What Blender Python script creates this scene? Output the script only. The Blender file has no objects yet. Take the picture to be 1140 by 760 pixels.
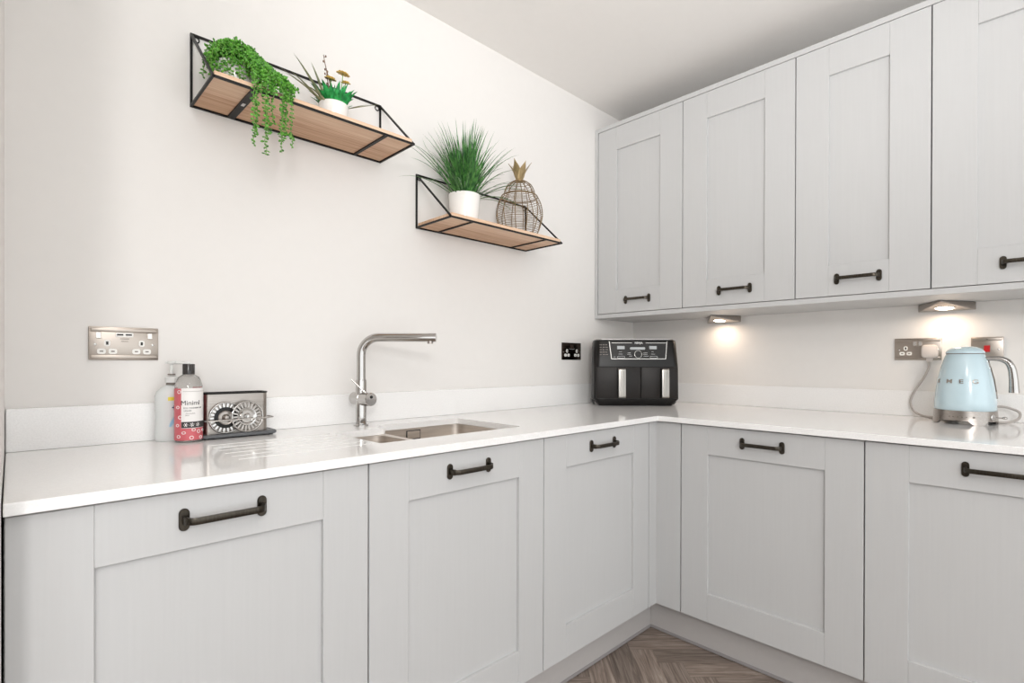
import bpy, bmesh, math, random
from mathutils import Vector, Matrix

PI = math.pi
SC = bpy.context.scene
COL = SC.collection

# ------------------------------------------------------------------ materials
def lin(c):
    c /= 255.0
    return c / 12.92 if c <= .04045 else ((c + .055) / 1.055) ** 2.4

def rgb(r, g, b):
    return (lin(r), lin(g), lin(b), 1)

class NT:
    def __init__(s, name):
        s.m = bpy.data.materials.new(name)
        s.m.use_nodes = True
        s.t = s.m.node_tree
        s.b = s.t.nodes['Principled BSDF']

    def n(s, kind, **kw):
        nd = s.t.nodes.new(kind)
        for k, v in kw.items():
            if k in nd.inputs:
                nd.inputs[k].default_value = v
            else:
                setattr(nd, k, v)
        return nd

    def l(s, a, b):
        s.t.links.new(a, b)

    def coords(s, scale=(1, 1, 1), out='Object', rot=(0, 0, 0)):
        tc = s.n('ShaderNodeTexCoord')
        mp = s.n('ShaderNodeMapping')
        mp.inputs['Scale'].default_value = scale
        mp.inputs['Rotation'].default_value = rot
        s.l(tc.outputs[out], mp.inputs['Vector'])
        return mp.outputs['Vector']

    def ramp(s, fac, stops):
        r = s.n('ShaderNodeValToRGB')
        el = r.color_ramp.elements
        el[0].position, el[0].color = stops[0]
        el[1].position, el[1].color = stops[1]
        for p, c in stops[2:]:
            e = el.new(p)
            e.color = c
        s.l(fac, r.inputs['Fac'])
        return r.outputs['Color']

    def bump(s, height, strength=.2, dist=.001):
        b = s.n('ShaderNodeBump', Strength=strength, Distance=dist)
        s.l(height, b.inputs['Height'])
        s.l(b.outputs['Normal'], s.b.inputs['Normal'])

def plain(name, col, rough=.5, metal=0, noise=0, nscale=60, bump=0, **kw):
    t = NT(name)
    t.b.inputs['Roughness'].default_value = rough
    t.b.inputs['Metallic'].default_value = metal
    for k, v in kw.items():
        t.b.inputs[k.replace('_', ' ')].default_value = v
    v = t.coords()
    nz = t.n('ShaderNodeTexNoise', Scale=nscale, Detail=4.0)
    t.l(v, nz.inputs['Vector'])
    a = tuple(max(0, c * (1 - noise)) for c in col[:3]) + (1,)
    b = tuple(min(1, c * (1 + noise)) for c in col[:3]) + (1,)
    t.l(t.ramp(nz.outputs['Fac'], [(.3, a), (.7, b)]), t.b.inputs['Base Color'])
    if bump:
        t.bump(nz.outputs['Fac'], bump)
    return t.m

def brushed(name, col, rough=.3, scale=(2, 400, 400), amt=.12):
    t = NT(name)
    t.b.inputs['Metallic'].default_value = 1
    v = t.coords(scale)
    nz = t.n('ShaderNodeTexNoise', Scale=1.0, Detail=3.0)
    t.l(v, nz.inputs['Vector'])
    a = tuple(c * (1 - amt) for c in col[:3]) + (1,)
    b = tuple(min(1, c * (1 + amt)) for c in col[:3]) + (1,)
    t.l(t.ramp(nz.outputs['Fac'], [(.3, a), (.7, b)]), t.b.inputs['Base Color'])
    mr = t.n('ShaderNodeMapRange')
    mr.inputs['To Min'].default_value = rough - .06
    mr.inputs['To Max'].default_value = rough + .08
    t.l(nz.outputs['Fac'], mr.inputs['Value'])
    t.l(mr.outputs['Result'], t.b.inputs['Roughness'])
    return t.m

def cabinet_paint():
    t = NT('cabinet_paint')
    t.b.inputs['Roughness'].default_value = .42
    v = t.coords((160, 160, 5))
    nz = t.n('ShaderNodeTexNoise', Scale=1.0, Detail=3.0)
    t.l(v, nz.inputs['Vector'])
    t.l(t.ramp(nz.outputs['Fac'], [(.3, rgb(192, 192, 192)), (.7, rgb(194, 194, 194))]), t.b.inputs['Base Color'])
    t.bump(nz.outputs['Fac'], .05, .0003)
    return t.m

def quartz():
    t = NT('white_quartz')
    t.b.inputs['Roughness'].default_value = .08
    v = t.coords()
    nz = t.n('ShaderNodeTexNoise', Scale=260.0, Detail=5.0)
    t.l(v, nz.inputs['Vector'])
    vo = t.n('ShaderNodeTexVoronoi', Scale=190.0)
    t.l(v, vo.inputs['Vector'])
    c1 = t.ramp(nz.outputs['Fac'], [(.3, rgb(236, 235, 234)), (.68, rgb(243, 242, 241))])
    c2 = t.ramp(vo.outputs['Distance'], [(.0, rgb(216, 213, 210)), (.16, (1, 1, 1, 1))])
    mx = t.n('ShaderNodeMix', data_type='RGBA', blend_type='MULTIPLY')
    mx.inputs[0].default_value = .35
    t.l(c1, mx.inputs[6])
    t.l(c2, mx.inputs[7])
    t.l(mx.outputs[2], t.b.inputs['Base Color'])
    return t.m

def shelf_wood():
    t = NT('shelf_wood')
    t.b.inputs['Roughness'].default_value = .5
    tc = t.n('ShaderNodeTexCoord')
    sp = t.n('ShaderNodeSeparateXYZ')
    t.l(tc.outputs['Object'], sp.inputs[0])
    m1 = t.n('ShaderNodeMath', operation='MULTIPLY')
    m1.inputs[1].default_value = 27
    t.l(sp.outputs['Y'], m1.inputs[0])
    fl = t.n('ShaderNodeMath', operation='FLOOR')
    t.l(m1.outputs[0], fl.inputs[0])
    wn = t.n('ShaderNodeTexWhiteNoise', noise_dimensions='1D')
    t.l(fl.outputs[0], wn.inputs['W'])
    mp = t.n('ShaderNodeMapping')
    mp.inputs['Scale'].default_value = (5, 150, 60)
    t.l(tc.outputs['Object'], mp.inputs['Vector'])
    nz = t.n('ShaderNodeTexNoise', Scale=1.0, Detail=4.0, Distortion=.4)
    t.l(mp.outputs[0], nz.inputs['Vector'])
    ad = t.n('ShaderNodeMath', operation='MULTIPLY_ADD')
    ad.inputs[1].default_value = .45
    t.l(wn.outputs['Value'], ad.inputs[0])
    m2 = t.n('ShaderNodeMath', operation='MULTIPLY')
    m2.inputs[1].default_value = .62
    t.l(nz.outputs['Fac'], m2.inputs[0])
    t.l(m2.outputs[0], ad.inputs[2])
    t.l(t.ramp(ad.outputs[0], [(.2, rgb(178, 132, 98)), (.5, rgb(220, 183, 152)), (.8, rgb(240, 214, 188))]), t.b.inputs['Base Color'])
    t.bump(nz.outputs['Fac'], .1)
    return t.m

def floor_wood():
    t = NT('herringbone_vinyl')
    t.b.inputs['Roughness'].default_value = .42
    uv = t.n('ShaderNodeUVMap')
    uv.uv_map = 'plank'
    at = t.n('ShaderNodeAttribute', attribute_name='tone')
    mp = t.n('ShaderNodeMapping')
    mp.inputs['Scale'].default_value = (5, 75, 1)
    t.l(uv.outputs[0], mp.inputs['Vector'])
    # shift the grain per plank
    cb = t.n('ShaderNodeCombineXYZ')
    mm = t.n('ShaderNodeMath', operation='MULTIPLY')
    mm.inputs[1].default_value = 57
    t.l(at.outputs['Fac'], mm.inputs[0])
    t.l(mm.outputs[0], cb.inputs['X'])
    t.l(mm.outputs[0], cb.inputs['Y'])
    t.l(cb.outputs[0], mp.inputs['Location'])
    nz = t.n('ShaderNodeTexNoise', Scale=1.0, Detail=6.0, Roughness=.62, Distortion=1.2)
    t.l(mp.outputs[0], nz.inputs['Vector'])
    c1 = t.ramp(nz.outputs['Fac'], [(.3, rgb(102, 88, 79)), (.5, rgb(150, 134, 123)), (.72, rgb(190, 176, 164))])
    c2 = t.ramp(at.outputs['Fac'], [(0, (.62, .62, .62, 1)), (1, (1, 1, 1, 1))])
    mx = t.n('ShaderNodeMix', data_type='RGBA', blend_type='MULTIPLY')
    mx.inputs[0].default_value = 1
    t.l(c1, mx.inputs[6])
    t.l(c2, mx.inputs[7])
    t.l(mx.outputs[2], t.b.inputs['Base Color'])
    t.bump(nz.outputs['Fac'], .15)
    return t.m

def leaf_mat(name, c0, c1, rough=.45, nscale=40, trans=0.0):
    t = NT(name)
    t.b.inputs['Roughness'].default_value = rough
    v = t.coords()
    nz = t.n('ShaderNodeTexNoise', Scale=float(nscale), Detail=2.0)
    t.l(v, nz.inputs['Vector'])
    t.l(t.ramp(nz.outputs['Fac'], [(.35, c0), (.65, c1)]), t.b.inputs['Base Color'])
    return t.m

def glow(name, col, strength):
    t = NT(name)
    t.b.inputs['Base Color'].default_value = col
    t.b.inputs['Emission Color'].default_value = col
    t.b.inputs['Emission Strength'].default_value = strength
    return t.m

M = {}
M['wall'] = plain('wall_paint', rgb(229, 226, 223), .7, noise=.006, nscale=30, bump=.02)
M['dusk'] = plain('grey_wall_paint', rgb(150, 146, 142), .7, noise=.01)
M['ceil'] = plain('ceiling_paint', rgb(234, 231, 228), .75, noise=.006, nscale=30)
M['cab'] = cabinet_paint()
M['carcass'] = plain('carcass_board', rgb(176, 173, 170), .5, noise=.01)
M['plinth'] = plain('plinth_board', rgb(184, 180, 178), .45, noise=.01)
M['seal'] = plain('plinth_seal', rgb(150, 146, 146), .35, noise=.01)
M['quartz'] = quartz()
M['pewter'] = brushed('pewter', rgb(74, 69, 62), .32, (300, 300, 60), .2)
M['shelfwood'] = shelf_wood()
M['floor'] = floor_wood()
M['wire'] = plain('black_wire', rgb(17, 15, 15), .45, noise=.1, Specular_IOR_Level=.3)
M['chrome'] = plain('chrome', rgb(188, 185, 182), .07, 1.0, noise=.01)
M['steel'] = brushed('brushed_steel', rgb(162, 155, 149), .3, (4, 300, 300), .1)
M['sinksteel'] = brushed('sink_steel', rgb(214, 205, 196), .4, (6, 6, 160), .1)
M['socketsteel'] = brushed('socket_steel', rgb(174, 164, 155), .30, (3, 3, 260), .03)
M['blacknickel'] = brushed('black_nickel', rgb(66, 56, 50), .25, (3, 3, 200), .06)
M['whiteplastic'] = plain('white_plastic', rgb(238, 236, 232), .35, noise=.005)
M['slot'] = plain('dark_slot', rgb(26, 25, 25), .6, noise=.05)
M['greyprint'] = plain('grey_print', rgb(120, 112, 106), .5, noise=.02)
M['red'] = plain('red_rocker', rgb(176, 12, 16), .3, noise=.03)
M['blackplastic'] = plain('black_plastic', rgb(22, 20, 19), .32, noise=.04, Specular_IOR_Level=.3)
M['blackmatte'] = plain('black_matte_plastic', rgb(36, 32, 30), .4, noise=.05, Specular_IOR_Level=.25)
M['blackgloss'] = plain('black_gloss', rgb(18, 18, 19), .09, noise=.03)
M['silvertrim'] = plain('silver_trim', rgb(208, 206, 203), .24, .85, noise=.02)
M['handletrim'] = brushed('handle_aluminium', rgb(158, 154, 149), .3, (300, 300, 4), .14)
M['display'] = plain('display_grey', rgb(176, 180, 182), .35, noise=.02)
M['panelprint'] = plain('panel_print', rgb(214, 214, 214), .5, noise=.01)
M['blue'] = plain('pastel_blue_enamel', rgb(192, 213, 221), .16, noise=.006, Coat_Weight=.5)
M['cord'] = plain('grey_cord', rgb(176, 170, 166), .5, noise=.02)
M['plug'] = plain('plug_plastic', rgb(206, 198, 193), .42, noise=.01)
M['ceramic'] = plain('white_ceramic', rgb(240, 237, 233), .14, noise=.006)
M['pearl'] = leaf_mat('trailing_leaf', rgb(44, 104, 22), rgb(112, 182, 66), .4, 110)
M['vine'] = leaf_mat('trailing_stem', rgb(96, 140, 60), rgb(128, 168, 84), .5, 60)
M['grass'] = leaf_mat('grass_blade', rgb(22, 76, 30), rgb(84, 144, 68), .4, 55)
M['emerald'] = leaf_mat('emerald_leaf', rgb(12, 112, 50), rgb(52, 176, 92), .35, 60)
M['sage'] = leaf_mat('sage_blade', rgb(120, 128, 92), rgb(160, 164, 132), .5, 40)
M['twig'] = leaf_mat('twig_bark', rgb(96, 70, 56), rgb(136, 108, 88), .6, 60)
M['petal'] = leaf_mat('yellow_petal', rgb(196, 158, 60), rgb(226, 192, 92), .5, 60)
M['eye'] = leaf_mat('flower_centre', rgb(128, 96, 28), rgb(160, 124, 40), .6, 90)
M['soil'] = leaf_mat('pot_soil', rgb(60, 48, 38), rgb(88, 72, 58), .8, 60)
M['bronzewire'] = plain('bronze_wire', rgb(146, 124, 94), .36, .8, noise=.1)
M['goldleaf'] = plain('antique_gold', rgb(178, 156, 116), .36, .6, noise=.15, nscale=30)
M['clearsoap'] = plain('clear_soap_bottle', rgb(238, 241, 240), .16, noise=.004, Transmission_Weight=.25, IOR=1.2)
M['translucent'] = plain('clear_pump', rgb(240, 240, 238), .2, noise=.004, Transmission_Weight=.25, IOR=1.3)
M['glass'] = plain('clear_bottle', rgb(238, 236, 233), .06, noise=.004, Transmission_Weight=.85, IOR=1.35)
M['coral'] = plain('coral_label', rgb(205, 100, 108), .42, noise=.01)
M['paper'] = plain('white_label', rgb(236, 233, 231), .5, noise=.004)
M['charcoal'] = plain('charcoal_print', rgb(58, 54, 54), .5, noise=.02)
M['blackcap'] = plain('black_cap', rgb(52, 49, 48), .22, noise=.04)
M['yellowlabel'] = plain('yellow_sticker', rgb(224, 208, 66), .45, noise=.01)
M['sky'] = plain('blue_print', rgb(160, 204, 228), .45, noise=.02)
M['navy'] = plain('navy_print', rgb(40, 62, 104), .45, noise=.02)
M['tray'] = plain('dark_grey_tray', rgb(92, 94, 97), .4, noise=.02)
M['lens'] = glow('lamp_lens', (1, .86, .68, 1), 9)
M['tag'] = plain('silver_tag', rgb(200, 198, 196), .4, noise=.02)

# ------------------------------------------------------------------ geometry
class MB:
    """collects shapes into one mesh"""
    def __init__(s):
        s.v, s.f = [], []

    def add(s, vs, fs, mat=None):
        o = len(s.v)
        s.v += [tuple(mat @ Vector(v)) if mat else tuple(v) for v in vs]
        s.f += [tuple(i + o for i in f) for f in fs]
        return s

    def from_bm(s, bm, mat=None):
        bm.verts.index_update()
        s.add([v.co.copy() for v in bm.verts], [[v.index for v in f.verts] for f in bm.faces], mat)
        bm.free()
        return s

    def box(s, x0, x1, y0, y1, z0, z1, bev=0, seg=1, mat=None):
        bm = bmesh.new()
        bmesh.ops.create_cube(bm, size=1)
        for v in bm.verts:
            v.co = Vector(((x0 + x1) / 2 + v.co.x * (x1 - x0), (y0 + y1) / 2 + v.co.y * (y1 - y0), (z0 + z1) / 2 + v.co.z * (z1 - z0)))
        if bev:
            bmesh.ops.bevel(bm, geom=list(bm.edges), offset=bev, segments=seg, affect='EDGES', profile=.5)
        return s.from_bm(bm, mat)

    def prism(s, pts, ext, bev=0, seg=2, mat=None):
        """polygon of 3D points extruded by a vector"""
        bm = bmesh.new()
        f = bm.faces.new([bm.verts.new(p) for p in pts])
        r = bmesh.ops.extrude_face_region(bm, geom=[f])
        nv = [g for g in r['geom'] if isinstance(g, bmesh.types.BMVert)]
        for v in nv:
            v.co += Vector(ext)
        bmesh.ops.recalc_face_normals(bm, faces=bm.faces)
        if bev:
            bmesh.ops.bevel(bm, geom=list(bm.edges), offset=bev, segments=seg, affect='EDGES', profile=.5)
        return s.from_bm(bm, mat)

    def lathe(s, prof, seg=32, mat=None, sx=1, sy=1, caps=True):
        n = len(prof)
        vs, fs = [], []
        for r, z in prof:
            for k in range(seg):
                a = 2 * PI * k / seg
                vs.append((r * math.cos(a) * sx, r * math.sin(a) * sy, z))
        for i in range(n - 1):
            for k in range(seg):
                k2 = (k + 1) % seg
                fs.append((i * seg + k, i * seg + k2, (i + 1) * seg + k2, (i + 1) * seg + k))
        if caps:
            fs.append(tuple(reversed(range(seg))))
            fs.append(tuple(range((n - 1) * seg, n * seg)))
        return s.add(vs, fs, mat)

    def tube(s, pts, r, seg=8, closed=False, cap=True):
        pts = [Vector(p) for p in pts]
        n = len(pts)
        rs = r if isinstance(r, (list, tuple)) else [r] * n
        tang = []
        for i in range(n):
            if closed:
                t = pts[(i + 1) % n] - pts[i - 1]
            else:
                t = pts[min(i + 1, n - 1)] - pts[max(i - 1, 0)]
            tang.append(t.normalized())
        up = Vector((0, 0, 1)) if abs(tang[0].z) < .9 else Vector((1, 0, 0))
        nrm = tang[0].cross(up).normalized()
        vs, fs = [], []
        for i in range(n):
            nrm = (nrm - tang[i] * nrm.dot(tang[i])).normalized()
            b = tang[i].cross(nrm)
            for k in range(seg):
                a = 2 * PI * k / seg
                vs.append(pts[i] + (nrm * math.cos(a) + b * math.sin(a)) * rs[i])
        m = n if closed else n - 1
        for i in range(m):
            j = (i + 1) % n
            for k in range(seg):
                k2 = (k + 1) % seg
                fs.append((i * seg + k, i * seg + k2, j * seg + k2, j * seg + k))
        if cap and not closed:
            fs.append(tuple(reversed(range(seg))))
            fs.append(tuple(range((n - 1) * seg, n * seg)))
        return s.add(vs, fs)

    def rod(s, a, b, r, seg=8):
        return s.tube([a, b], r, seg)

    def bar(s, a, b, w, h, bev=0):
        """square bar from a to b, w sideways, h the other way"""
        a, b = Vector(a), Vector(b)
        d = b - a
        q = d.to_track_quat('X', 'Z').to_matrix().to_4x4()
        return s.box(0, d.length, -w / 2, w / 2, -h / 2, h / 2, bev, 1, Matrix.Translation(a) @ q)

    def ball(s, c, r, sub=2, scale=(1, 1, 1), rot=None):
        bm = bmesh.new()
        bmesh.ops.create_icosphere(bm, subdivisions=sub, radius=r)
        m = Matrix.Translation(c)
        if rot:
            m = m @ rot
        return s.from_bm(bm, m @ Matrix.Diagonal((*scale, 1)))

    def build(s, name, mat, parent=None, smooth=35, matrix=None):
        me = bpy.data.meshes.new(name)
        me.from_pydata(s.v, [], s.f)
        if matrix:
            me.transform(matrix)
        bm = bmesh.new()
        bm.from_mesh(me)
        bmesh.ops.recalc_face_normals(bm, faces=bm.faces)
        bm.to_mesh(me)
        bm.free()
        me.materials.append(mat)
        if smooth:
            me.polygons.foreach_set('use_smooth', [True] * len(me.polygons))
            me.set_sharp_from_angle(angle=math.radians(smooth))
        me.update()
        o = bpy.data.objects.new(name, me)
        COL.objects.link(o)
        if parent:
            o.parent = parent
        return o

def thing(name, label, cat, loc=(0, 0, 0), rz=0, group=None):
    o = bpy.data.objects.new(name, None)
    o.empty_display_size = .05
    COL.objects.link(o)
    o.location = loc
    o.rotation_euler = (0, 0, rz)
    return tag(o, label, cat, group)

def tag(o, label, cat, group=None):
    o['label'] = label
    o['category'] = cat
    if group:
        o['group'] = group
    return o

def struct(o):
    o['kind'] = 'structure'
    return o

def text_mesh(body, size, mat_fn=None, depth=.0006, align='CENTER', bold=0):
    cu = bpy.data.curves.new('lettering', 'FONT')
    cu.body = body
    cu.size = size
    cu.align_x = align
    cu.align_y = 'CENTER'
    cu.extrude = depth / 2
    cu.offset = bold
    ob = bpy.data.objects.new('lettering', cu)
    COL.objects.link(ob)
    bpy.context.view_layer.update()
    me = bpy.data.meshes.new_from_object(ob.evaluated_get(bpy.context.evaluated_depsgraph_get()))
    mb = MB()
    vs = [v.co.copy() for v in me.vertices]
    if mat_fn:
        vs = [mat_fn(v) for v in vs]
    mb.add(vs, [tuple(p.vertices) for p in me.polygons])
    bpy.data.objects.remove(ob)
    bpy.data.curves.remove(cu)
    bpy.data.meshes.remove(me)
    return mb

def arc(c, r, a0, a1, n, ax=(1, 0, 0), ay=(0, 0, 1)):
    c, ax, ay = Vector(c), Vector(ax), Vector(ay)
    return [c + ax * (r * math.cos(a0 + (a1 - a0) * i / n)) + ay * (r * math.sin(a0 + (a1 - a0) * i / n)) for i in range(n + 1)]

def rrect(x0, x1, y0, y1, r, n=5):
    p = []
    for cx, cy, a in ((x1 - r, y1 - r, 0), (x0 + r, y1 - r, PI / 2), (x0 + r, y0 + r, PI), (x1 - r, y0 + r, 1.5 * PI)):
        for i in range(n + 1):
            t = a + PI / 2 * i / n
            p.append((cx + r * math.cos(t), cy + r * math.sin(t)))
    return p

def spline(pts, n=8):
    P = [Vector(p) for p in pts]
    P = [P[0] * 2 - P[1]] + P + [P[-1] * 2 - P[-2]]
    out = []
    for i in range(1, len(P) - 2):
        for k in range(n):
            t = k / n
            a, b, c, d = P[i - 1], P[i], P[i + 1], P[i + 2]
            out.append(.5 * ((2 * b) + (c - a) * t + (2 * a - 5 * b + 4 * c - d) * t * t + (3 * b - a - 3 * c + d) * t ** 3))
    out.append(P[-2])
    return out

# ------------------------------------------------------------------ room (wall with the sink is y=0, wall with the kettle is x=0)
ZT = .894          # worktop top
ZC = 2.454         # ceiling
DA, DB = .5917, .7283     # door fronts
WA, WB = .610, .7498      # worktop fronts
XL = -2.583        # face of the short return wall on the left
RX, RY = -4.6, -4.6
T = .12

def slab(name, *b, mat='wall'):
    return struct(MB().box(*b).build(name, M[mat], smooth=0))

slab('wall_back', XL, T, 0, T, 0, ZC)
slab('wall_right', 0, T, RY, 0, 0, ZC)
slab('wall_left', XL - T, XL, -.69, T, 0, ZC)
slab('ceiling', RX - T, T, RY - T, T, ZC, ZC + .1, mat='ceil')

def build_floor():
    w = .088
    L = .44
    F = Vector((.6997, .7144))
    R = Vector((.7144, -.6997))
    r0, f0 = -.228, -1.0095 + w
    rnd = random.Random(4)
    quads = []
    for k in range(-70, 80):
        for m in range(-14, 15):
            br, bf = r0 + k * w + m * L, f0 - k * w + m * L
            for (a, b, c, d, horiz) in ((br, br + L, bf - w, bf, True), (br, br + w, bf - w - L, bf - w, False)):
                cen = R * ((a + b) / 2) + F * ((c + d) / 2)
                if not (RX - .5 < cen.x < .5 and RY - .5 < cen.y < .5):
                    continue
                p = [R * x + F * y for x, y in ((a, c), (b, c), (b, d), (a, d))]
                uv = [(0, 0), (L, 0), (L, w), (0, w)] if horiz else [(0, w), (0, 0), (L, 0), (L, w)]
                quads.append((p, uv, rnd.random()))
    bm = bmesh.new()
    ul = bm.loops.layers.uv.new('plank')
    cl = bm.faces.layers.float.new('tone')
    for p, uv, t in quads:
        g = .0007
        c = sum(p, Vector((0, 0))) / 4
        q = [v + (c - v).normalized() * g for v in p]
        f = bm.faces.new([bm.verts.new((v.x, v.y, 0)) for v in q])
        f[cl] = t
        for l, u in zip(f.loops, uv):
            l[ul].uv = u
    for co, no in (((RX, 0, 0), (-1, 0, 0)), ((0, 0, 0), (1, 0, 0)), ((0, RY, 0), (0, -1, 0)), ((0, 0, 0), (0, 1, 0))):
        bmesh.ops.bisect_plane(bm, geom=bm.verts[:] + bm.edges[:] + bm.faces[:], plane_co=co, plane_no=no, clear_outer=True)
    # the dark sub-floor that shows in the joints and closes the slab
    vs = [bm.verts.new((x, y, z)) for z in (-.0012, -.08) for x, y in ((RX, RY), (0, RY), (0, 0), (RX, 0))]
    for idx in ((0, 1, 2, 3), (7, 6, 5, 4), (0, 4, 5, 1), (1, 5, 6, 2), (2, 6, 7, 3), (3, 7, 4, 0)):
        f = bm.faces.new([vs[i] for i in idx])
        f[cl] = 0
    me = bpy.data.meshes.new('floor')
    bm.to_mesh(me)
    bm.free()
    me.materials.append(M['floor'])
    o = bpy.data.objects.new('floor', me)
    COL.objects.link(o)
    return struct(o)
build_floor()

# ------------------------------------------------------------------ cabinets (local: x along the front, y into the wall, z up)
def handle_mesh(length=.149):
    m = MB()
    h = length / 2 - .008
    for sx in (-h, h):
        st = arc((sx, 0, .012), .0085, 0, PI, 8) + arc((sx, 0, -.012), .0085, PI, 2 * PI, 8)
        m.prism([(p.x, -.0052, p.z) for p in st], (0, .005, 0), .0012, 1)
    # flat strap that leaves one foot, curves round and runs to the other
    path = [(-h, -.004), (-h, -.012)]
    c = .017
    path += [(-h + c - c * math.cos(a), -.012 - c * math.sin(a)) for a in [PI / 2 * i / 6 for i in range(1, 7)]]
    full = path + [(-x, y) for x, y in reversed(path)]
    hw, ht = .0062, .0032
    vs, fs = [], []
    n = len(full)
    for i, (x, y) in enumerate(full):
        x0, y0 = full[max(i - 1, 0)]
        x1, y1 = full[min(i + 1, n - 1)]
        d = Vector((x1 - x0, y1 - y0)).normalized()
        nn = Vector((-d.y, d.x))
        edge = 1 if 3 < i < n - 4 else 1.18
        for su, sv in ((-1, -.75), (-.8, -1), (.8, -1), (1, -.75), (1, .75), (.8, 1), (-.8, 1), (-1, .75)):
            vs.append((x + nn.x * ht * su, y + nn.y * ht * su, hw * sv * edge))
    for i in range(n - 1):
        for k in range(8):
            k2 = (k + 1) % 8
            fs.append((i * 8 + k, i * 8 + k2, (i + 1) * 8 + k2, (i + 1) * 8 + k))
    fs += [tuple(range(8)), tuple(range((n - 1) * 8, n * 8))]
    return m.add(vs, fs)

HANDLE = {}
def add_handle(parent, x, z):
    if 'm' not in HANDLE:
        o = handle_mesh().build('handle', M['pewter'], parent)
        HANDLE['m'] = o.data
    else:
        o = bpy.data.objects.new('handle', HANDLE['m'])
        COL.objects.link(o)
        o.parent = parent
    o.location = (x, 0, z)
    return o

def door_mesh(x0, x1, z0, z1, rail):
    m = MB()
    b = .0012
    m.box(x0, x0 + rail, 0, .02, z0, z1, b)
    m.box(x1 - rail, x1, 0, .02, z0, z1, b)
    m.box(x0 + rail, x1 - rail, .0002, .02, z0, z0 + rail, b)
    m.box(x0 + rail, x1 - rail, .0002, .02, z1 - rail, z1, b)
    m.box(x0 + rail - .003, x1 - rail + .003, .0100, .017, z0 + rail - .003, z1 - rail + .003)
    return m

def cabinet(name, label, loc, rz, w, z0, z1, rail, depth, hz, group, side_top=None, gap=.0018):
    t = thing(name, label, 'cabinet', loc, rz, group)
    c = MB()
    st = side_top or z1
    c.box(0, .017, .05, depth, z0, st)
    c.box(w - .017, w, .05, depth, z0, st)
    c.box(.017, w - .017, .05, depth, z0, z0 + .018)
    c.box(.017, w - .017, depth - .01, depth, z0 + .018, min(st, z1 - .03))
    if not side_top:
        c.box(.017, w - .017, .05, .12, z1 - .018, z1)
    c.build('body', M['carcass'], t, 0)
    d = door_mesh(gap, w - gap, z0, z1, rail).build('door', M['cab'], t, 30)
    add_handle(d, w / 2, hz)
    return t

BZ0, BZ1 = .142, .869
GA, GB = 'base cabinets along the sink wall', 'base cabinets along the kettle wall'
xs = [-2.5812, -1.981, -1.3877, -.7834]
lab = ['pale grey base cabinet under the bottles, leftmost, with dark bar handle',
       'pale grey base cabinet directly beneath the sink, with dark bar handle',
       'pale grey base cabinet right of the sink, beside the inner corner, with dark bar handle']
for i in range(3):
    cabinet('base_cabinet', lab[i], (xs[i], -DA, 0), 0, xs[i + 1] - xs[i], BZ0, BZ1, .1055, DA - .004, .8185, GA,
            side_top=.66 if i else None)
ys = [-.6975, -1.3005, -1.9]
lab = ['pale grey base cabinet on the right run, next to the inner corner',
       'pale grey base cabinet below the blue kettle, at the right edge']
for i in range(2):
    cabinet('base_cabinet', lab[i], (-DB, ys[i], 0), -PI / 2, ys[i] - ys[i + 1], BZ0, BZ1, .1055 if i == 0 else .107, DB - .004, .8195, GB)

# L-shaped filler post in the inner corner
m = MB()
m.box(xs[3] + .0025, -DB + .001, -DA, -DA + .02, BZ0, BZ1, .0008)
m.box(-DB, -DB + .02, ys[0] + .0025, -DA + .02, BZ0, BZ1, .0008)
tag(m.build('corner_post', M['cab'], None, 30), 'narrow pale grey corner filler between the two base cabinet runs', 'filler panel')

# plinths
for nm, b, s, lb in (('plinth', (-2.579, -.6645, -.527, -.511, .004, .1405), (-2.579, -.6645, -.5295, -.527, .002, .014), 'recessed grey plinth board under the sink-wall cabinets'),
                     ('plinth', (-.664, -.648, -1.9, -.511, .004, .1405), (-.6665, -.664, -1.9, -.5295, .002, .014), 'recessed grey plinth board under the right-hand base cabinets')):
    o = tag(MB().box(*b, .001).build(nm, M['plinth'], None, 30), lb, 'plinth', 'plinth boards')
    MB().box(*s, .0008).build('floor_seal', M['seal'], o, 30)

# wall cabinets
UZ0, UZ1 = 1.3566, 2.3059
UB = .3637
ys = [-.0215, -.5036, -.986, -1.4105, -1.90]
lab = ['pale grey wall cabinet in the corner, farthest left of the row',
       'pale grey wall cabinet second from the corner, above the left lamp',
       'pale grey wall cabinet third from the corner, left of the cropped one',
       'pale grey wall cabinet above the kettle, cropped by the right edge']
for i in range(4):
    cabinet('wall_cabinet', lab[i], (-UB, ys[i], 0), -PI / 2, ys[i] - ys[i + 1], UZ0, UZ1, .1155, UB - .004, 1.4185, 'wall cabinets')
tag(MB().box(-UB, -.002, -.0195, -.0012, 1.3336, 2.3295, .0008).build('end_panel', M['cab'], None, 30),
    'tall pale grey end panel closing the wall cabinet row against the sink wall', 'end panel')
tag(MB().box(-UB, -.002, -1.9, -.0205, 1.3336, 1.3540, .0008).build('underside_panel', M['cab'], None, 30),
    'long pale grey board along the bottom of the wall cabinets', 'panel')
tag(MB().box(-UB, -.002, -1.9, -.0205, 2.3085, 2.3295, .0008).build('top_panel', M['cab'], None, 30),
    'long pale grey strip along the top of the wall cabinets', 'panel')

# ------------------------------------------------------------------ worktop with sink cut-out and drainer grooves
def boolean(o, cutters):
    for c in cutters:
        md = o.modifiers.new('cut', 'BOOLEAN')
        md.object = c
        md.operation = 'DIFFERENCE'
        md.solver = 'EXACT'
    bpy.context.view_layer.update()
    me = bpy.data.meshes.new_from_object(o.evaluated_get(bpy.context.evaluated_depsgraph_get()))
    o.modifiers.clear()
    o.data = me
    for c in cutters:
        bpy.data.objects.remove(c)

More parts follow.
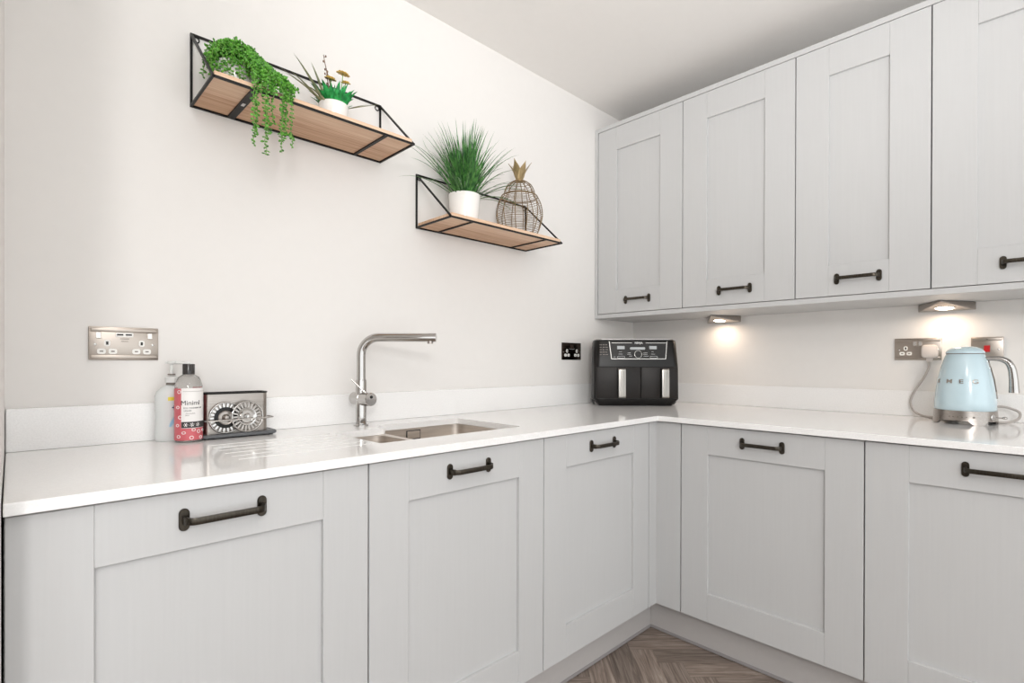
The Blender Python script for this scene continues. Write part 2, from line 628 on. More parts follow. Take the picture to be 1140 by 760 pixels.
SX0, SXM, SX1 = -1.888, -1.712, -1.371
SY0, SYS, SY1 = -.476, -.205, -.131
def sink_outline(r=.016):
    corners = [(SX0, SY0), (SX1, SY0), (SX1, SY1), (SXM, SY1), (SXM, SYS), (SX0, SYS)]
    out = []
    n = len(corners)
    for i, c in enumerate(corners):
        c = Vector(c)
        a = (Vector(corners[i - 1]) - c).normalized()
        b = (Vector(corners[(i + 1) % n]) - c).normalized()
        for k in range(6):
            t = k / 5
            p0, p2 = c + a * r, c + b * r
            out.append(p0 * (1 - t) ** 2 + c * 2 * t * (1 - t) + p2 * t * t)
    return [(p.x, p.y) for p in out]

L = [(-2.581, -.001), (-2.581, -WA), (-WB, -WA), (-WB, -1.9), (-.001, -1.9), (-.001, -.001)]
wt = MB().prism([(x, y, ZT - .02) for x, y in L], (0, 0, .02), .0015, 2).build('worktop', M['quartz'], None, 30)
cut = [MB().prism([(x, y, ZT - .05) for x, y in sink_outline()], (0, 0, .1)).build('cutter', M['quartz'])]
for i in range(6):
    y = -.215 - i * .05
    cut.append(MB().tube([(-2.22, y, ZT + .0022), (-2.20, y, ZT + .0012), (-1.905, y, ZT - .001)], .004, 10).build('cutter', M['quartz']))
boolean(wt, cut)
wt.data.materials.clear()
wt.data.materials.append(M['quartz'])
wt.data.polygons.foreach_set('material_index', [0] * len(wt.data.polygons))
wt.data.polygons.foreach_set('use_smooth', [False] * len(wt.data.polygons))
tag(wt, 'white speckled quartz worktop wrapping the corner, with sink cut-out and drainer grooves', 'worktop')
GU = 'quartz upstands'
tag(MB().box(-2.581, -.0005, -.015, -.0005, ZT + .0003, ZT + .1005, .0012).build('upstand', M['quartz'], None, 30),
    'low white quartz upstand along the wall behind the sink', 'upstand', GU)
tag(MB().box(-.015, -.0005, -1.9, -.0155, ZT + .0003, ZT + .1005, .0012).build('upstand', M['quartz'], None, 30),
    'low white quartz upstand along the wall behind the kettle', 'upstand', GU)

# ------------------------------------------------------------------ sink
def bowl(x0, x1, y0, y1, ztop, depth, r):
    """thin-walled open bowl with rounded corners"""
    rings = [(0, 0, r), (.001, -depth + .03, r), (.009, -depth + .009, r - .004), (.03, -depth, r - .01)]
    m = MB()
    vs, fs = [], []
    n = len(rrect(0, 1, 0, 1, .1))
    def ring(ins, z, rr, off):
        for x, y in rrect(x0 + ins - off, x1 - ins + off, y0 + ins - off, y1 - ins + off, max(rr + off, .006)):
            vs.append((x, y, ztop + z - (off if z < -.02 else 0)))
    for a in rings:
        ring(*a, 0)
    for a in reversed(rings):
        ring(*a, .0015)
    k = len(rings) * 2
    for i in range(k - 1):
        if i == len(rings) - 1:
            continue
        for j in range(n):
            j2 = (j + 1) % n
            fs.append((i * n + j, i * n + j2, (i + 1) * n + j2, (i + 1) * n + j))
    i = k - 1
    for j in range(n):
        j2 = (j + 1) % n
        fs.append((i * n + j, i * n + j2, j2, j))
    fs.append(tuple(range((len(rings) - 1) * n, len(rings) * n)))
    fs.append(tuple(range(len(rings) * n, (len(rings) + 1) * n)))
    return m.add(vs, fs)

sk = thing('sink', 'one-and-a-half bowl brushed steel undermount sink set in the worktop', 'sink', (-1.62, -.30, ZT - .0205))
def loc(x, y, z=0):
    return (x + 1.62, y + .30, z)
lx0, lx1, ly0, ly1 = -1.708 + 1.62, -1.375 + 1.62, -.472 + .3, -.135 + .3
sx0, sx1, sy0, sy1 = -1.884 + 1.62, -1.735 + 1.62, -.472 + .3, -.209 + .3
bowl(lx0, lx1, ly0, ly1, 0, .17, .035).build('large_bowl', M['sinksteel'], sk, 40)
bowl(sx0, sx1, sy0, sy1, 0, .13, .035).build('small_bowl', M['sinksteel'], sk, 40)
# flange: plate with two holes
fl = MB().box(-1.91 + 1.62, -1.352 + 1.62, -.492 + .3, -.112 + .3, -.0016, 0).build('flange', M['sinksteel'], sk, 0)
c1 = MB().prism([(x, y, -.05) for x, y in rrect(lx0, lx1, ly0, ly1, .035)], (0, 0, .1)).build('cutter', M['sinksteel'], sk)
c2 = MB().prism([(x, y, -.05) for x, y in rrect(sx0, sx1, sy0, sy1, .035)], (0, 0, .1)).build('cutter', M['sinksteel'], sk)
boolean(fl, [c1, c2])
ov = MB()
ov.box(.026, .078, ly1 - .0042, ly1 - .0012, -.036, -.009, .0012)
ovo = ov.build('overflow_plate', M['sinksteel'], sk, 30)
fr = MB()
for b in ((.024, .080, -.0385, -.0355), (.024, .080, -.0095, -.0065), (.024, .0275, -.0355, -.0095), (.0765, .080, -.0355, -.0095)):
    fr.box(b[0], b[1], ly1 - .0032, ly1 - .0010, b[2], b[3])
fr.build('overflow_slot', M['slot'], sk, 0)
for cx, cy, d, nm in (((lx0 + lx1) / 2, .0, -.17, 'waste'), ((sx0 + sx1) / 2, -.04, -.13, 'waste')):
    MB().lathe([(.042, d + .0005), (.042, d + .003), (.034, d + .003), (.030, d + .0015), (.012, d + .002), (.010, d + .006), (.002, d + .006)], 28,
               Matrix.Translation((cx, cy, 0))).build(nm, M['steel'], sk)

# ------------------------------------------------------------------ tap
TX, TY = -1.7454, -.0985
tp = thing('tap', 'chrome single-lever kitchen tap with squared swan neck behind the sink', 'tap', (TX, TY, ZT + .0002), math.atan2(-.6997, .7144))
# local x = along the spout (45 degrees out from the wall), local -y = towards the room's middle
MB().lathe([(.0235, 0), (.0235, .004), (.022, .006), (.018, .006)], 32).build('base_flange', M['chrome'], tp)
MB().lathe([(.0172, .005), (.0172, .149), (.0162, .152), (.014, .152)], 32).build('column', M['chrome'], tp)
pts = [(0, 0, .150), (0, 0, .225)] + arc((.058, 0, .2335), .058, PI, PI / 2, 10) + [(.248, 0, .2915)]
MB().tube(pts, .0142, 24).build('spout', M['chrome'], tp)
MB().lathe([(.0095, 0), (.0095, .010), (.007, .010)], 20, Matrix.Translation((.228, 0, .2915 - .0142 - .006))).build('aerator', M['steel'], tp)
ba = Vector((.77, -.64, 0)).normalized()
bq = ba.to_track_quat('Z', 'Y').to_matrix().to_4x4()
bm_ = Matrix.Translation((0, 0, .089)) @ bq
MB().lathe([(.017, -.042), (.021, -.039), (.021, .008), (.0195, .009), (.0195, .0105), (.0218, .0115), (.0218, .056), (.020, .058), (.004, .058)], 32, bm_).build('valve_barrel', M['chrome'], tp)
p0 = Vector((0, 0, .089)) + ba * .036
lv = [p0 + Vector((0, 0, .015)), p0 + Vector((-.010, -.002, .026)), p0 + Vector((-.050, -.006, .064))]
MB().tube(lv, [.0036, .0032, .0030], 12).build('lever', M['chrome'], tp)
MB().lathe([(.0052, 0), (.0052, .0012), (.003, .0012)], 16, Matrix.Translation(Vector((0, 0, .097)) + ba * .0578) @ bq).build('lever_socket', M['slot'], tp)

# ------------------------------------------------------------------ electrical plates (local x along wall, -y out, z up, origin centre)
def plate_profile(w, h, bev, m=None):
    m = m or MB()
    m.box(-w / 2, w / 2, -.0058, -.0002, -h / 2, h / 2, .0018, 2)
    return m

def ridges(t, w, h, mat):
    for s in (1, -1):
        zc = s * (h / 2 - .008)
        MB().box(-w / 2 + .004, w / 2 - .004, -.0088, -.0052, zc - .005, zc + .005, .0016, 2).build('ridge', mat, t, 30)

def outlet(t, x, z=0, earth=(0, .010), mat='whiteplastic'):
    """three rounded shutters of a 3-pin outlet"""
    for nm, dx, dz, w, h in (('earth_shutter', 0, .0105, .0125, .0165), ('pin_shutter', -.0115, -.0105, .0172, .0135), ('pin_shutter', .0115, -.0105, .0172, .0135)):
        pts = [(x + dx + a, -.0076, z + dz + b) for a, b in rrect(-w / 2, w / 2, -h / 2, h / 2, .0045, 4)]
        o = MB().prism(pts, (0, .003, 0)).build(nm, M[mat], t, 30)
        if nm == 'earth_shutter':
            MB().box(x + dx - .0024, x + dx + .0024, -.0079, -.0066, z + dz - .0042, z + dz + .0042).build('pin_hole', M['slot'], o, 0)
        else:
            MB().box(x + dx - .0036, x + dx + .0036, -.0079, -.0066, z + dz - .0016, z + dz + .0016).build('pin_hole', M['greyprint'], o, 0)

def rocker(t, x, z, w=.0105, h=.0155, mat='silvertrim'):
    pts = [(x - w / 2, -.0055, z + h / 2), (x - w / 2, -.0075, z + h / 2), (x - w / 2, -.0125, z - h / 2), (x - w / 2, -.0055, z - h / 2)]
    return MB().prism(pts, (w, 0, 0), .0006, 1).build('switch', M[mat], t, 30)

def screw(t, x, z):
    o = MB().lathe([(.0032, 0), (.0032, .0008), (.002, .0016), (.0006, .0016)], 16, Matrix.Translation((x, -.0056, z)) @ Matrix.Rotation(PI / 2, 4, 'X')).build('screw', M['silvertrim'], t)
    return o

def double_socket(label, locp, rz, mat, inserts=True, usb=False, sw=None, group=None, skip=None, w=.146, h=.085):
    t = thing('double_socket', label, 'socket', locp, rz, group)
    plate_profile(w, h, 0).build('plate', M[mat], t, 30)
    return t

# socket with USB over the bottles
s1 = double_socket('brushed steel double socket with two small USB ports, above the soap bottles', (-2.3606, 0, 1.1515), 0, 'socketsteel', group='double sockets')
ridges(s1, .146, .085, M['socketsteel'])
for x in (-.036, .036):
    outlet(s1, x + (.0 if x < 0 else 0), -.010)
rocker(s1, -.0535, .0205)
rocker(s1, .0535, .0205)
for x in (-.060, .060):
    screw(s1, x, -.003)
uo = MB().prism([(a, -.0072, b + .0225) for a, b in rrect(-.0185, .0185, -.0058, .0058, .003, 3)], (0, .003, 0)).build('usb_panel', M['whiteplastic'], s1, 30)
for x in (-.0095, .0085):
    MB().box(x - .0065, x + .0065, -.0076, -.0062, .0208, .0246).build('usb_port', M['slot'], uo, 0)
for k, (wd) in enumerate((.019, .015)):
    MB().box(-wd / 2, wd / 2, -.0060, -.0055, .0112 - k * .0065, .0132 - k * .0065).build('printed_marking', M['greyprint'], s1, 0)

# dark socket beside the air fryer
s2 = double_socket('small dark nickel double socket on the wall left of the air fryer', (-.556, 0, 1.1595), 0, 'blacknickel', group='double sockets')
for x in (-.038, .038):
    outlet(s2, x, -.009)
for x in (-.008, .008):
    rocker(s2, x, .023, .011, .018, 'blacknickel')
for x in (-.064, .064):
    screw(s2, x, -.004)
MB().box(-.020, .020, -.0062, -.0055, .0102, .0112).build('printed_marking', M['panelprint'], s2, 0)

# socket behind the kettle plug
s3 = double_socket('brushed steel double socket on the right wall with a plug in it', (0, -1.3235, 1.160), -PI / 2, 'socketsteel', group='double sockets', w=.150, h=.086)
ridges(s3, .150, .086, M['socketsteel'])
outlet(s3, -.038, -.007)
for x in (-.0085, .0085):
    rocker(s3, x, .0225, .011, .018)
for x in (-.060, .064):
    screw(s3, x, -.003)

s4 = thing('switch_plate', 'square brushed steel switch plate with red rocker above the kettle', 'switch', (0, -1.529, 1.1585), -PI / 2)
MB().box(-.045, .045, -.0058, -.0002, -.043, .043, .0018, 2).build('plate', M['socketsteel'], s4, 30)
ridges(s4, .090, .086, M['socketsteel'])
pts = [(-.0085, -.0055, .012), (-.0085, -.0085, .012), (-.0085, -.0115, -.012), (-.0085, -.0055, -.012)]
MB().prism(pts, (.017, 0, 0), .0008, 1).build('rocker', M['red'], s4, 30)
MB().box(-.0115, .0115, -.0066, -.005, -.015, .015, .0006).build('rocker_bezel', M['socketsteel'], s4, 30)
screw(s4, .031, -.003)
screw(s4, -.031, -.003)
MB().box(-.003, .003, -.0094, -.0085, .0338, .0352).build('printed_marking', M['slot'], s4, 0)

# ------------------------------------------------------------------ under-cabinet lamps: triangular wedges, thick at the wall side
for yc, lb in ((-.548, 'lit triangular steel lamp under the wall cabinets, near the air fryer'),
               (-1.414, 'lit triangular steel lamp under the wall cabinets, above the kettle')):
    t = thing('cabinet_light', lb, 'lamp', (-.066, yc, 1.3332), 0, 'under-cabinet lamps')
    top = [(-.105, 0, -.0006), (.040, .086, -.0006), (.040, -.086, -.0006)]
    bot = [(-.105, 0, -.0052), (.040, .086, -.030), (.040, -.086, -.030)]
    bm = bmesh.new()
    vt = [bm.verts.new(p) for p in top]
    vb = [bm.verts.new(p) for p in bot]
    bm.faces.new(vt)
    bm.faces.new(list(reversed(vb)))
    for i in range(3):
        j = (i + 1) % 3
        bm.faces.new((vt[j], vt[i], vb[i], vb[j]))
    bmesh.ops.recalc_face_normals(bm, faces=bm.faces)
    bmesh.ops.bevel(bm, geom=list(bm.edges), offset=.0016, segments=2, affect='EDGES', profile=.5)
    MB().from_bm(bm).build('housing', M['steel'], t, 40)
    n = Vector((bot[1][0] - bot[0][0], 0, bot[1][2] - bot[0][2])).normalized()
    dn = Vector((n.z, 0, -n.x))
    q = dn.to_track_quat('Z', 'Y').to_matrix().to_4x4()
    c = Vector((-.008, 0, -.0052 - (.097 / .145) * .0248))
    MB().lathe([(.033, -.001), (.033, .0016), (.029, .0022), (.027, .0010)], 32, Matrix.Translation(c) @ q, caps=False).build('lens_ring', M['silvertrim'], t)
    MB().lathe([(.0275, -.0005), (.0275, .0012), (.012, .0018), (.001, .0018)], 32, Matrix.Translation(c) @ q).build('lens', M['lens'], t)
    ld = bpy.data.lights.new('lamp_glow', 'AREA')
    ld.shape = 'DISK'
    ld.size = .05
    ld.energy = .34
    ld.color = (1, .77, .58)
    lo = bpy.data.objects.new('lamp_glow', ld)
    COL.objects.link(lo)
    lo.parent = t
    lo.location = c + dn * .014
    lo.rotation_euler = (0, 0, 0)

# ------------------------------------------------------------------ wall shelves
def wall_shelf(label, x0, x1, z, straps):
    """origin: back lower left corner on the wall"""
    t = thing('wall_shelf', label, 'shelf', (x0, 0, z), 0, 'wire-framed wall shelves')
    w, d, h, s = x1 - x0, .222, .203, .0058
    y0 = -.0035
    m = MB()
    for x in (0, w):
        m.bar((x, y0, -s / 2), (x, y0, h), s, s)
        m.bar((x, y0, h - s / 2), (x, -d, 0), s, s)
        m.bar((x, y0, 0), (x, -d - s / 2, 0), s, s)
    m.bar((0, y0, h - s / 2), (w, y0, h - s / 2), s, s)
    m.bar((0, y0, 0), (w, y0, 0), s, s)
    m.bar((0, -d, 0), (w, -d, 0), s, s)
    m.build('frame', M['wire'], t, 0)
    for x in (.012, w - .012):
        r = MB()
        r.tube([(x + .0075 * math.cos(a), y0, h - .014 + .0075 * math.sin(a)) for a in [2 * PI * i / 14 for i in range(14)]], .0017, 6, True)
        r.build('hanging_eye', M['wire'], t)
    for x, sw in straps:
        st = MB().box(x - sw / 2, x + sw / 2, -d, y0, -.0035, .0010).build('strap', M['wire'], t, 0)
        if sw > .014:
            MB().box(x - .004, x + .004, -d * .58, -d * .50, -.0042, -.0034).build('screw_tag', M['tag'], st, 0)
    MB().box(.004, w - .004, -d + .0035, -.008, .0012, .0165, .0008).build('board', M['shelfwood'], t, 30)
    return t
SH1 = wall_shelf('black wire wall shelf with oak board, upper left, holding trailing greenery', -2.2105, -1.624, 1.8225, [(.1, .019), (.487, .010)])
SH2 = wall_shelf('black wire wall shelf with oak board, lower right, holding grass and pineapple', -1.470, -.8835, 1.6155, [(.098, .006), (.489, .006)])
Z1, Z2 = 1.8225 + .0168, 1.6155 + .0168

# ------------------------------------------------------------------ plants
def pot(t, r0, r1, h, name='pot', seg=40, mat='ceramic'):
    w = .004
    prof = [(r0 * .9, 0), (r0, .004), (r0 + (r1 - r0) * .7, h * .6), (r1, h - .002), (r1 - .001, h), (r1 - w, h), (r1 - w - .001, h - .014), (.002, h - .014)]
    return MB().lathe(prof, seg).build(name, M[mat], t)

def bead(m, p, d, L, W, roll):
    """plump little leaf pointing along d"""
    q = d.to_track_quat('Z', 'Y').to_matrix().to_4x4() @ Matrix.Rotation(roll, 4, 'Z')
    prof = [(0.0, 0), (.55, .18), (1, .45), (.8, .75), (.25, .96)]
    seg = 5
    vs, fs = [(0, 0, 0)], []
    for r, z in prof[1:]:
        for k in range(seg):
            a = 2 * PI * k / seg
            vs.append((r * W * math.cos(a), r * W * .6 * math.sin(a), z * L))
    vs.append((0, 0, L))
    for k in range(seg):
        fs.append((0, 1 + (k + 1) % seg, 1 + k))
    for i in range(3):
        for k in range(seg):
            k2 = (k + 1) % seg
            fs.append((1 + i * seg + k, 1 + i * seg + k2, 1 + (i + 1) * seg + k2, 1 + (i + 1) * seg + k))
    for k in range(seg):
        fs.append((1 + 3 * seg + k, 1 + 3 * seg + (k + 1) % seg, len(vs) - 1))
    m.add(vs, fs, Matrix.Translation(p) @ q)

def strand(leaf, stem, pts, rnd, step=.0075, L=.0100, W=.0037, r=.0009):
    pts = spline(pts, 6)
    stem.tube(pts, r, 5)
    acc = 0
    k = 0
    for a, b in zip(pts, pts[1:]):
        acc += (b - a).length
        if acc < step:
            continue
        acc = 0
        t = (b - a).normalized()
        s = t.cross(Vector((rnd.uniform(-1, 1), rnd.uniform(-1, 1), rnd.uniform(-1, 1)))).normalized()
        for sg in (1, -1):
            d = (s * sg + t * rnd.uniform(-.1, .7) + Vector((0, 0, rnd.uniform(-.1, .5)))).normalized()
            bead(leaf, b, d, L * rnd.uniform(.75, 1.2), W * rnd.uniform(.8, 1.15), rnd.uniform(0, PI))
        k += 1

def trailing_plant():
    rnd = random.Random(11)
    cx, cy = -2.128, -.112
    t = thing('trailing_plant', 'trailing green bead-leaved plant spilling over the upper shelf front', 'plant', (cx, cy, Z1 + .0002))
    pot(t, .040, .052, .078)
    leaf, stem = MB(), MB()
    C = Vector((0, 0, .066))
    for i in range(190):
        a = rnd.uniform(0, 2 * PI)
        reach = rnd.uniform(.35, 1.0)
        rx, ry = (.074, .068)
        top = rnd.uniform(.112, .134)
        pts = [Vector((0.3 * rx * math.cos(a) * reach, .3 * ry * math.sin(a) * reach, .075))]
        dropz = rnd.uniform(.018, .085)
        for u in (.2, .45, .7, .9, 1.0):
            rr = reach * math.sin(u * PI / 2)
            z = top * (1 - (u * reach) ** 3) + dropz * (u * reach) ** 3 if u > .3 else .075 + (top - .075) * u * 3
            y = min(ry * rr * math.sin(a), .095)
            pts.append(Vector((rx * rr * math.cos(a) + rnd.uniform(-.005, .005), y + rnd.uniform(-.005, .005), max(z + rnd.uniform(-.006, .006), .012))))
        if reach > .8:
            e = pts[-1]
            pts.append(Vector((e.x + rnd.uniform(-.004, .004), e.y, max(.010, e.z - rnd.uniform(.01, .05)))))
        strand(leaf, stem, pts, rnd)
    # curtain on the right that spills forward to the shelf edge
    for i in range(46):
        a = rnd.uniform(0, 1)
        x1 = .02 + .10 * a
        pts = [Vector((.02, 0, .085)), Vector((.02 + .045 * a, -.035, .125 - .035 * a)), Vector((x1 * .8, -.075, .085 - .03 * a)), Vector((x1 + rnd.uniform(-.01, .01), -.105 - rnd.uniform(0, .018), rnd.uniform(.012, .035)))]
        if rnd.random() < .5:
            e = pts[-1]
            pts.append(Vector((e.x + rnd.uniform(-.004, .006), -.127, rnd.uniform(-.03, .008))))
        strand(leaf, stem, pts, rnd)
    leaf.build('foliage', M['pearl'], t, 60)
    stem.build('stems', M['vine'], t, 60)
    # hanging strands: world x, end z
    for x, ze, dy in ((-2.118, 1.668, 0), (-2.113, 1.70, .004), (-2.092, 1.652, -.004), (-2.086, 1.70, .003), (-2.070, 1.742, 0), (-2.050, 1.668, -.005), (-2.043, 1.70, .002), (-2.036, 1.72, -.002), (-2.022, 1.690, .001)):
        X = x - cx
        Y = -.236 - cy + dy
        pts = [Vector((X * .6, -.06, .08)), Vector((X * .9, -.10, .045)), Vector((X, Y, .002))]
        z = -.02
        ze_ = ze - Z1
        while z > ze_:
            pts.append(Vector((X + rnd.uniform(-.0035, .0035), Y + rnd.uniform(-.003, .003), z)))
            z -= .022
        pts.append(Vector((X, Y, ze_)))
        lf, sm = MB(), MB()
        strand(lf, sm, pts, rnd, .0075, .0098, .0036)
        o = lf.build('hanging_strand', M['pearl'], t, 60)
        sm.build('stem', M['vine'], o, 60)
trailing_plant()

def blade(m, p, az, lean, L, W, droop, rnd, seg=8):
    """V-folded tapering blade that arches over"""
    d = Vector((math.cos(az) * math.sin(lean), math.sin(az) * math.sin(lean), math.cos(lean)))
    out = Vector((math.cos(az), math.sin(az), 0))
    pos = Vector(p)
    vs, fs = [], []
    for i in range(seg + 1):
        u = i / seg
        w = W * (1 - u ** 2.6) * (.7 + .3 * min(1, u * 4)) + .0002
        side = d.cross(Vector((0, 0, 1)))
        side = side.normalized() if side.length > .05 else Vector((-out.y, out.x, 0))
        nn = side.cross(d).normalized()
        vs += [pos - side * w / 2 + nn * w * .18, pos - nn * w * .1, pos + side * w / 2 + nn * w * .18, pos + nn * w * .02]
        pos = pos + d * (L / seg)
        d = (d + (out * .5 - Vector((0, 0, 1))) * (droop * u * 1.4 / seg)).normalized()
    for i in range(seg):
        for k in range(4):
            k2 = (k + 1) % 4
            fs.append((i * 4 + k, i * 4 + k2, (i + 1) * 4 + k2, (i + 1) * 4 + k))
    m.add(vs, fs)
    return pos

def grass_plant():
    rnd = random.Random(5)
    t = thing('potted_grass', 'bushy dark green grass plant in round white pot on the lower shelf', 'plant', (-1.330, -.118, Z2 + .0002))
    pot(t, .051, .061, .110)
    MB().lathe([(.055, .091), (.055, .098), (.02, .101), (.001, .101)], 30).build('soil', M['soil'], t)
    g = MB()
    for i in range(300):
        az = rnd.uniform(0, 2 * PI)
        k = abs(rnd.gauss(0, .50))
        lean = min(k, 1.25)
        if math.sin(az) > 0:
            lean *= max(.35, 1 - .6 * math.sin(az))       # the wall is behind
        L = rnd.uniform(.17, .285) * (1 - .10 * lean)
        rr = rnd.uniform(.0, .042)
        blade(g, (rr * math.cos(az), rr * math.sin(az), .098), az, lean, L, rnd.uniform(.0046, .0080), rnd.uniform(.15, 1.1) + lean * .7, rnd)
    # long outliers
    for az, lean, L, dr in ((PI * 1.08, .95, .29, 1.3), (PI * 1.0, .8, .27, 1.0), (PI * .93, 1.15, .24, 1.6), (PI * 1.2, 1.2, .20, 2.2), (PI * 1.12, 1.3, .23, 2.6),
                            (-.25, 1.0, .27, 1.2), (-.1, .9, .29, 1.4), (-.45, 1.1, .25, 1.5), (-.05, 1.2, .26, 1.8), (-.6, 1.35, .2, 2.6), (-.35, 1.4, .19, 2.8)):
        blade(g, (.035 * math.cos(az), .035 * math.sin(az), .098), az, lean, L, .0052, dr, rnd, 10)
    go = g.build('grass', M['grass'], t, 60)
    go['kind'] = 'stuff'
    # nothing may cross the wall
    for v in go.data.vertices:
        if v.co.y > .108:
            v.co.y = .108 - (v.co.y - .108) * .15
grass_plant()

def flower_pot():
    rnd = random.Random(8)
    t = thing('potted_flowers', 'small white pot of yellow flowers, twigs and grey blades on the upper shelf', 'plant', (-1.8495, -.118, Z1 + .0002))
    pot(t, .037, .0445, .068)
    g = MB()
    for i in range(110):
        az = rnd.uniform(0, 2 * PI)
        lean = rnd.uniform(0, .75)
        rr = rnd.uniform(0, .034)
        p = Vector((rr * math.cos(az), rr * math.sin(az), .054))
        L = rnd.uniform(.034, .082)
        # ruffled broad leaf
        blade(g, p, az, lean, L, rnd.uniform(.013, .021), .8, rnd, 6)
    g.build('leaves', M['emerald'], t, 60)
    # daisies
    for fx, fy, fz, R in ((.024, -.014, .170, .021), (-.018, -.016, .138, .018), (.034, -.012, .146, .015)):
        f = MB().tube(spline([(fx * .4, fy * .4, .066), (fx * .7, fy * .8, .1), (fx, fy, fz)], 4), .0013, 6).build('flower', M['vine'], t)
        pm = MB()
        ax = Vector((rnd.uniform(-.25, .25), -.30, 1)).normalized()
        q = Matrix.Translation((fx, fy, fz)) @ ax.to_track_quat('Z', 'Y').to_matrix().to_4x4()
        for ring, n, rl in ((0, 12, 1.0), (1, 9, .72)):
            for k in range(n):
                a = 2 * PI * (k + .5 * ring) / n
                m4 = q @ Matrix.Rotation(a, 4, 'Z')
                w = R * .24
                vs = [(R * .15, -w * .5, .001), (R * .15, w * .5, .001), (R * .7 * rl, w, .002 + ring * .003), (R * rl, w * .5, .001 + ring * .005), (R * rl, -w * .5, .001 + ring * .005), (R * .7 * rl, -w, .002 + ring * .003)]
                vs += [(x, y, z - .0012) for x, y, z in vs]
                fs = [(0, 1, 2, 3, 4, 5), (11, 10, 9, 8, 7, 6)] + [(i, (i + 1) % 6 + 0, (i + 1) % 6 + 6, i + 6) for i in range(6)]
                pm.add(vs, fs, m4)
        pm.build('petals', M['petal'], f, 40)
        MB().ball((0, 0, .003), R * .34, 2, (1, 1, .55)).build('centre', M['eye'], f, 60, q)
    # bare twigs with buds
    for pts in ([(-.005, .0, .066), (-.012, -.005, .12), (-.028, -.006, .175), (-.037, -.01, .208)], [(-.012, 0, .066), (-.020, -.01, .11), (-.026, -.012, .140), (-.030, -.015, .160)],
                [(.030, .004, .066), (.040, .004, .1), (.046, .002, .125)], [(.026, .01, .066), (.034, .012, .11), (.034, .012, .14)]):
        pts = spline(pts, 4)
        m = MB().tube(pts, [.0019 * (1 - .5 * i / len(pts)) for i in range(len(pts))], 6)
        for i in range(3, len(pts), 2):
            s = Vector((rnd.choice((-1, 1)) * rnd.uniform(.6, 1), rnd.uniform(-.5, .5), .8)).normalized()
            e = pts[i] + s * rnd.uniform(.006, .012)
            m.rod(pts[i], e, .0008, 5)
            m.ball(e, .0027, 1, (1, 1, 1.6))
        m.build('twig', M['twig'], t, 60)
    # long grey-green blades
    for az, lean, L, dr, w in ((PI * 1.02, .66, .150, .25, .0135), (PI * .95, .85, .125, .4, .0120), (PI * 1.1, .48, .115, .3, .0110), (PI * 1.05, 1.18, .135, .55, .0100), (PI * 1.15, 1.35, .095, .9, .0100),
                               (-.10, 1.05, .095, .2, .0065), (-.30, 1.20, .12, .1, .0065), (PI * .98, 1.0, .150, .6, .0045)):
        m = MB()
        blade(m, (.030 * math.cos(az), 0.030 * math.sin(az), .062), az, lean, L, w, dr, rnd, 9)
        m.build('blade', M['sage'], t, 60)
flower_pot()

def pineapple():
    t = thing('wire_pineapple', 'hollow bronze wire pineapple ornament with metal leaves on the lower shelf', 'ornament', (-1.036, -.118, Z2 + .0002))
    prof = [(.070, .002), (.086, .035), (.096, .075), (.098, .100), (.092, .135), (.078, .166), (.066, .180), (.062, .196), (.050, .218), (.030, .232), (.014, .238)]
    pp = spline([(r, 0, z) for r, z in prof], 5)
    ribs = MB()
    N = 12
    for k in range(N):
        a = 2 * PI * k / N + .1
        ribs.tube([(p.x * math.cos(a), p.x * math.sin(a), p.z) for p in pp], .0017, 6)
    ribs.build('ribs', M['bronzewire'], t)
    def rad(z):
        for a, b in zip(pp, pp[1:]):
            if a.z <= z <= b.z:
                u = (z - a.z) / max(b.z - a.z, 1e-6)
                return a.x + (b.x - a.x) * u
        return pp[-1].x
    w = MB()
    rnd = random.Random(3)
    z = .008
    while z < .232:
        ph, tl = rnd.uniform(0, 6.28), rnd.uniform(.0, .0016)
        ring = []
        for i in range(36):
            a = 2 * PI * i / 36
            zz = z + tl * math.sin(a + ph)
            r = rad(min(max(zz, .003), .237)) + .0012
            ring.append((r * math.cos(a), r * math.sin(a), zz))
        w.tube(ring, .0008, 5, True)
        z += .0088
    w.build('wrap_wire', M['bronzewire'], t)
    r = rad(.172) + .001
    b = MB()
    for zz, q in ((.170, .0022), (.002, .0022)):
        rr = rad(zz) + .001
        b.tube([(rr * math.cos(2 * PI * i / 40), rr * math.sin(2 * PI * i / 40), zz) for i in range(40)], q, 8, True)
    b.build('hoop', M['bronzewire'], t)
    MB().lathe([(.016, .234), (.017, .238), (.013, .243), (.010, .262), (.002, .264)], 20).build('stalk', M['goldleaf'], t)
    # leaves
    for k in range(6):
        az = 2 * PI * k / 6 + .35
        lean = .42
        L = .088 if k % 2 else .080
        m = MB()
        pos = Vector((.009 * math.cos(az), .009 * math.sin(az), .240))
        d = Vector((math.cos(az) * math.sin(lean), math.sin(az) * math.sin(lean), math.cos(lean)))
        side = Vector((-math.sin(az), math.cos(az), 0))
        vs, fs = [], []
        n = 8
        for i in range(n + 1):
            u = i / n
            ww = .033 * (math.sin(min(u * .75 + .25, 1) * PI) ** .8) * (1 - u ** 5) + .001
            nn = side.cross(d).normalized()
            vs += [pos - side * ww / 2 - nn * ww * .12, pos + nn * .0008, pos + side * ww / 2 - nn * ww * .12, pos - nn * .0012]
            pos = pos + d * L / n
            d = (d + Vector((math.cos(az), math.sin(az), -.1)) * .025).normalized()
        for i in range(n):
            for j in range(4):
                j2 = (j + 1) % 4
                fs.append((i * 4 + j, i * 4 + j2, (i + 1) * 4 + j2, (i + 1) * 4 + j))
        fs += [(0, 1, 2, 3), tuple(range(n * 4, n * 4 + 4))]
        m.add(vs, fs)
        m.build('leaf', M['goldleaf'], t, 60)
pineapple()

